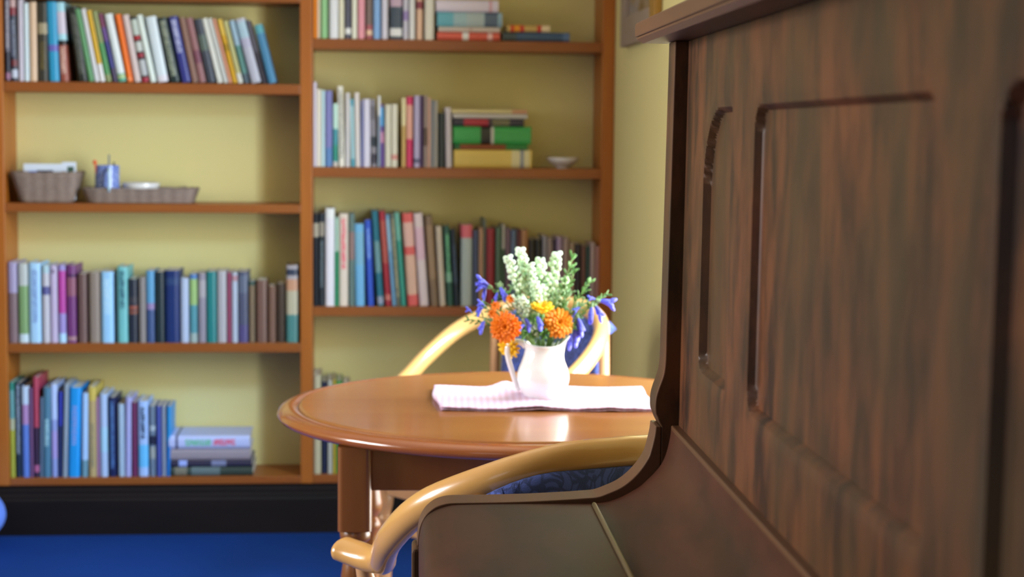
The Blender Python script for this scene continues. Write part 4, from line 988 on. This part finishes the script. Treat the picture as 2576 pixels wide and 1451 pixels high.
RG = [(20, 1, .27, .10), (18, .90, .26, .28), (15, .74, .24, .5), (11, .52, .22, .8), (7, .33, .2, 1.3)]
daisy('large orange marigold at the left of the bouquet, above the jug handle', (-0.0757, -0.048, 0.1401), (-0.18, -1, 0.1), 0.0285, 'orange', RG)
daisy('large golden orange marigold resting on the jug spout', (0.027, -0.014, 0.1438), (0.12, -1, 0.35), 0.029, 'orange2', RG)
daisy('deep yellow flower with upright petals in the middle of the bouquet', (-0.006, -0.028, 0.1625), (0.0, -0.35, 1), 0.026, 'yellow', [(9, 1, .42, 1.0), (8, .9, .4, 1.5), (6, .7, .35, 2.2)], name='yellow_flower', heart=False, grp='yellow flowers in the jug')
daisy('deep yellow flower hanging low behind the jug handle', (-0.0629, 0.01, 0.0951), (-0.45, -0.85, -0.3), 0.021, 'yellow', [(13, 1, .3, .2), (10, .8, .3, .5), (6, .5, .3, 1)], name='yellow_flower', grp='yellow flowers in the jug')
daisy('small orange flower bud left of the large left marigold', (-0.0921, -0.024, 0.176), (-0.3, -1, 0.4), 0.0095, 'orange', [(9, 1, .4, .5), (6, .7, .4, 1)], heart=False)
daisy('small reddish orange flower bud below the other bud on the left', (-0.0974, -0.02, 0.1625), (-0.4, -1, 0.1), 0.0085, 'orange', [(9, 1, .4, .5), (6, .7, .4, 1)], heart=False)
daisy('small orange flower bud among the green spikes, above the marigold', (-0.0652, -0.018, 0.188), (0.2, -1, 0.5), 0.0085, 'orange', [(8, 1, .4, .8), (5, .7, .4, 1.2)], heart=False)

# ---------------------------------------------------------------- things on the shelves
SY = 5.408
def basket(name, label, cat, x0, x1, z, h, y0, y1, flare, grp=None):
    cx, cy = (x0+x1)/2, (y0+y1)/2; hx, hy = (x1-x0)/2, (y1-y0)/2
    t = thing(name, label, cat, (cx, cy, z+.0006)); bm = bmesh.new(); seg = 64
    def ring(s, zz, inset=0):
        out = []
        for k in range(seg):
            a = 2*math.pi*k/seg; c_, s_ = math.cos(a), math.sin(a); e = .32
            X = (hx-flare*(1-s)-inset)*math.copysign(abs(c_)**e, c_); Y = (hy-flare*.6*(1-s)-inset)*math.copysign(abs(s_)**e, s_)
            w_ = .0012*math.sin(a*34)*(1 if inset == 0 else 0)
            out.append(bm.verts.new((X*(1+w_/hx), Y*(1+w_/hy), zz)))
        return out
    rs = [ring(k/8, h*k/8) for k in range(9)]+[ring(1, h, .006)]+[ring(k/8, h*k/8+.004*(k == 0), .006) for k in range(7, -1, -1)]
    for a, c in zip(rs, rs[1:]):
        for k in range(seg): bm.faces.new((a[k], a[(k+1) % seg], c[(k+1) % seg], c[k]))
    bm.faces.new(rs[0][::-1]); bm.faces.new(rs[-1]); obj('woven_body', bm, M['wicker'], t, smooth=True)
    pts = []
    for k in range(seg+1):
        a = 2*math.pi*k/seg; c_, s_ = math.cos(a), math.sin(a); e = .32
        pts.append(Vector(((hx-.003)*math.copysign(abs(c_)**e, c_), (hy-.003)*math.copysign(abs(s_)**e, s_), h+.002*math.sin(a*17))))
    obj('braided_rim', sweep(bmesh.new(), pts, .0042, 8, cap=False), M['wicker'], t, smooth=True)
    return t
basket('wicker_basket', 'deep tapered wicker basket of papers on the second left shelf', 'basket', -1.053, -.8435, 1.021, .090, SY-.004, SY+.150, .026)
def sheet(name, label, cat, x0, x1, z0, z1, y, tilt, cols, grp):
    t = thing(name, label, cat, (x0, y, z0), group=grp, rot=(-R(tilt), 0, 0)); w = x1-x0; h = z1-z0
    m, nt, b = newmat('printed_paper'); tc = N(nt, 'ShaderNodeTexCoord'); sp_ = N(nt, 'ShaderNodeSeparateXYZ'); nt.links.new(tc.outputs['Object'], sp_.inputs[0])
    out = None
    for a0, a1, b0, b1, c in cols:
        k = math_(nt, 'MULTIPLY', math_(nt, 'MULTIPLY', math_(nt, 'GREATER_THAN', sp_.outputs[0], a0*w), math_(nt, 'LESS_THAN', sp_.outputs[0], a1*w)),
                  math_(nt, 'MULTIPLY', math_(nt, 'GREATER_THAN', sp_.outputs[2], b0*h), math_(nt, 'LESS_THAN', sp_.outputs[2], b1*h)))
        out = mixc(nt, k, lin('d4dcea') if out is None else out, lin(c))
    if out is not None: nt.links.new(out, b.inputs['Base Color'])
    else: b.inputs['Base Color'].default_value = (*lin('d4dcea'), 1)
    b.inputs['Roughness'].default_value = .4
    obj('sheets', box(0, w, 0, .004, 0, h), m, t); return t
sheet('brochure', 'white brochure with dark pictures standing in front inside the deep basket', 'brochure', -1.016, -.886, 1.030, 1.1395, SY+.032, 4, [(.1, .3, .62, .8, '5c84dc'), (.3, .68, .62, .82, '2c3450')], 'papers in the deep basket')
sheet('brochure', 'white brochure with a green picture at the right end of the deep basket', 'brochure', -.905, -.862, 1.030, 1.145, SY+.050, 4, [(.15, .85, .55, .88, '3c5848')], 'papers in the deep basket')
sheet('brochure', 'plain pale sheet standing behind the picture brochures in the basket', 'brochure', -1.008, -.868, 1.030, 1.133, SY+.070, 3, [], 'papers in the deep basket')
basket('wicker_tray', 'long shallow wicker tray holding a mug and dish on the second left shelf', 'tray', -.8415, -.494, 1.021, .042, SY-.002, SY+.160, .015)
# blue patterned mug
mg = thing('mug', 'blue and white patterned mug of pens standing in the wicker tray', 'mug', (-.7675, SY+.052, 1.0262))
m, nt, b = newmat('blue_patterned_china'); v = coords(nt); vo = N(nt, 'ShaderNodeTexVoronoi'); vo.inputs['Scale'].default_value = 170; nt.links.new(v, vo.inputs['Vector'])
nt.links.new(ramp(nt, vo.outputs['Distance'], [(.3, lin('3c58a8')), (.62, lin('8c9cd0'))]), b.inputs['Base Color']); b.inputs['Roughness'].default_value = .2
obj('cup', lathe(bmesh.new(), [(.033, 0), (.0355, .004), (.0365, .02), (.037, .1085), (.0365, .110), (.0345, .1085), (.034, .012), (.001, .010)], 40), m, mg, smooth=True)
obj('handle', tube([(.010, -.0365, .098), (.012, -.050, .098), (.014, -.058, .085), (.014, -.060, .06), (.012, -.054, .036), (.010, -.0355, .032)], [(.005, .004)]*31, 10, n=6, upv=(1, 0, 0)), plain('pale_blue_china', 'b8d4e4', .2, .03), mg, smooth=True)
pens = [((-.022, -.012, .012), (-.034, -.02, .118), 'e85020', 'pen with a bright orange red cap leaning left in the mug', .0062), ((.004, .004, .012), (.006, .0, .140), '6c7888', 'slim grey pencil standing highest in the blue mug', .0022), ((.012, .012, .012), (.018, .018, .116), '303848', 'dark pen low at the back of the blue mug', .003)]
for p, q, c, lab, cr in pens:
    t = thing('pen', lab, 'pen', (-.7675, SY+.052, 1.0262), group='pens in the blue mug'); p, q = Vector(p), Vector(q)
    obj('barrel', tube([p, q], .0026, 10), plain('pen_barrel', c, .4), t, smooth=True)
    obj('cap', blob(bmesh.new(), q+(q-p).normalized()*.001, (cr, cr, cr*1.1), q-p, 12, 8), plain('pen_cap', c, .35), t, smooth=True)
ds_ = thing('dish', 'low white dish resting in the wicker tray right of the mug', 'dish', (-.668, SY+.07, 1.0262))
obj('dish_body', lathe(bmesh.new(), [(.030, 0), (.034, .004), (.044, .016), (.054, .040), (.058, .0555), (.0565, .057), (.052, .042), (.042, .020), (.02, .008), (.001, .007)], 48), M['dish'], ds_, smooth=True)
obj('foot_ring', lathe(bmesh.new(), [(.026, -.0005), (.031, -.0005), (.032, .003), (.026, .003)], 32, closed=True), M['dish'], ds_, smooth=True)
bw = thing('bowl', 'small white bowl alone at the right end of the second right shelf', 'bowl', (.638, SY+.055, 1.1376))
obj('bowl_body', lathe(bmesh.new(), [(.016, 0), (.020, .003), (.034, .012), (.046, .022), (.0515, .0325), (.050, .0335), (.044, .024), (.03, .012), (.001, .008)], 48), M['dish'], bw, smooth=True)
obj('foot_ring', lathe(bmesh.new(), [(.015, -.0002), (.021, -.0002), (.021, .003), (.015, .003)], 32, closed=True), M['dish'], bw, smooth=True)
# framed picture on the right wall (hangs flat, seen edge on)
pc = thing('framed_picture', 'framed picture hanging on the cream right wall above the piano end', 'picture', (WX, 4.86, 1.86))
fm = wood('grey_mauve_frame_wood', '8a7868', '9c8a7c', scale=(1, 1, 1), rough=.5); gm = wood('gilt_brown_frame_wood', '8c6420', 'a87c34', scale=(1, 1, .2), rough=.4)
y0, y1, z0, z1 = -.30, .30, -.36, .36; fw = .085
obj('frame_member', box(-.022, -.0005, y1-fw, y1, z0, z1), fm, pc, bevel=.004)
obj('frame_member', box(-.022, -.0005, y0+fw, y1-fw, z0, z0+fw), fm, pc, bevel=.004)
obj('frame_member', box(-.022, -.0005, y0+fw, y1-fw, z1-fw, z1), fm, pc, bevel=.004)
obj('frame_member', box(-.022, -.0005, y0, y0+fw, z0, z1), gm, pc, bevel=.004)
obj('mat_board', box(-.012, -.006, y0+fw, y0+fw+.05, z0+fw, z1-fw), plain('cream_mat_board', 'd8c898', .8), pc)
m, nt, b = newmat('faded_landscape_print'); v = coords(nt); f = noisetex(nt, v, 9, 4)
nt.links.new(ramp(nt, f, [(.3, lin('6c5430')), (.5, lin('8c7450')), (.6, lin('847c78')), (.75, lin('a08868'))]), b.inputs['Base Color']); b.inputs['Roughness'].default_value = .6
obj('print', box(-.010, -.006, y0+fw+.05, y1-fw, z0+fw, z1-fw), m, pc)
# pale blue floor cushion at the left edge
cu = thing('floor_cushion', 'pale blue cushion on the carpet at the left end of the dark baseboard', 'cushion', (-1.235, 5.20, .0))
bm = bmesh.new(); q = 24
rows = []
for i in range(13):
    t = i/12; z = .005+.185*t; e = math.sin(math.pi*(.08+.84*t))**.45; pin = 1-.10*math.exp(-((t-.12)/.10)**2)
    rows.append([bm.verts.new((.190*e*pin*math.copysign(abs(math.cos(a))**.55, math.cos(a))*(1+.02*math.sin(5*a+t*4)), .17*e*pin*math.copysign(abs(math.sin(a))**.55, math.sin(a)), z)) for a in [2*math.pi*k/q for k in range(q)]])
for a, c in zip(rows, rows[1:]):
    for k in range(q): bm.faces.new((a[k], a[(k+1) % q], c[(k+1) % q], c[k]))
bm.faces.new(rows[0][::-1]); bm.faces.new(rows[-1])
obj('cushion_cover', bm, plain('pale_blue_cotton', '6484d4', .9, .06), cu, smooth=True, sub=1)
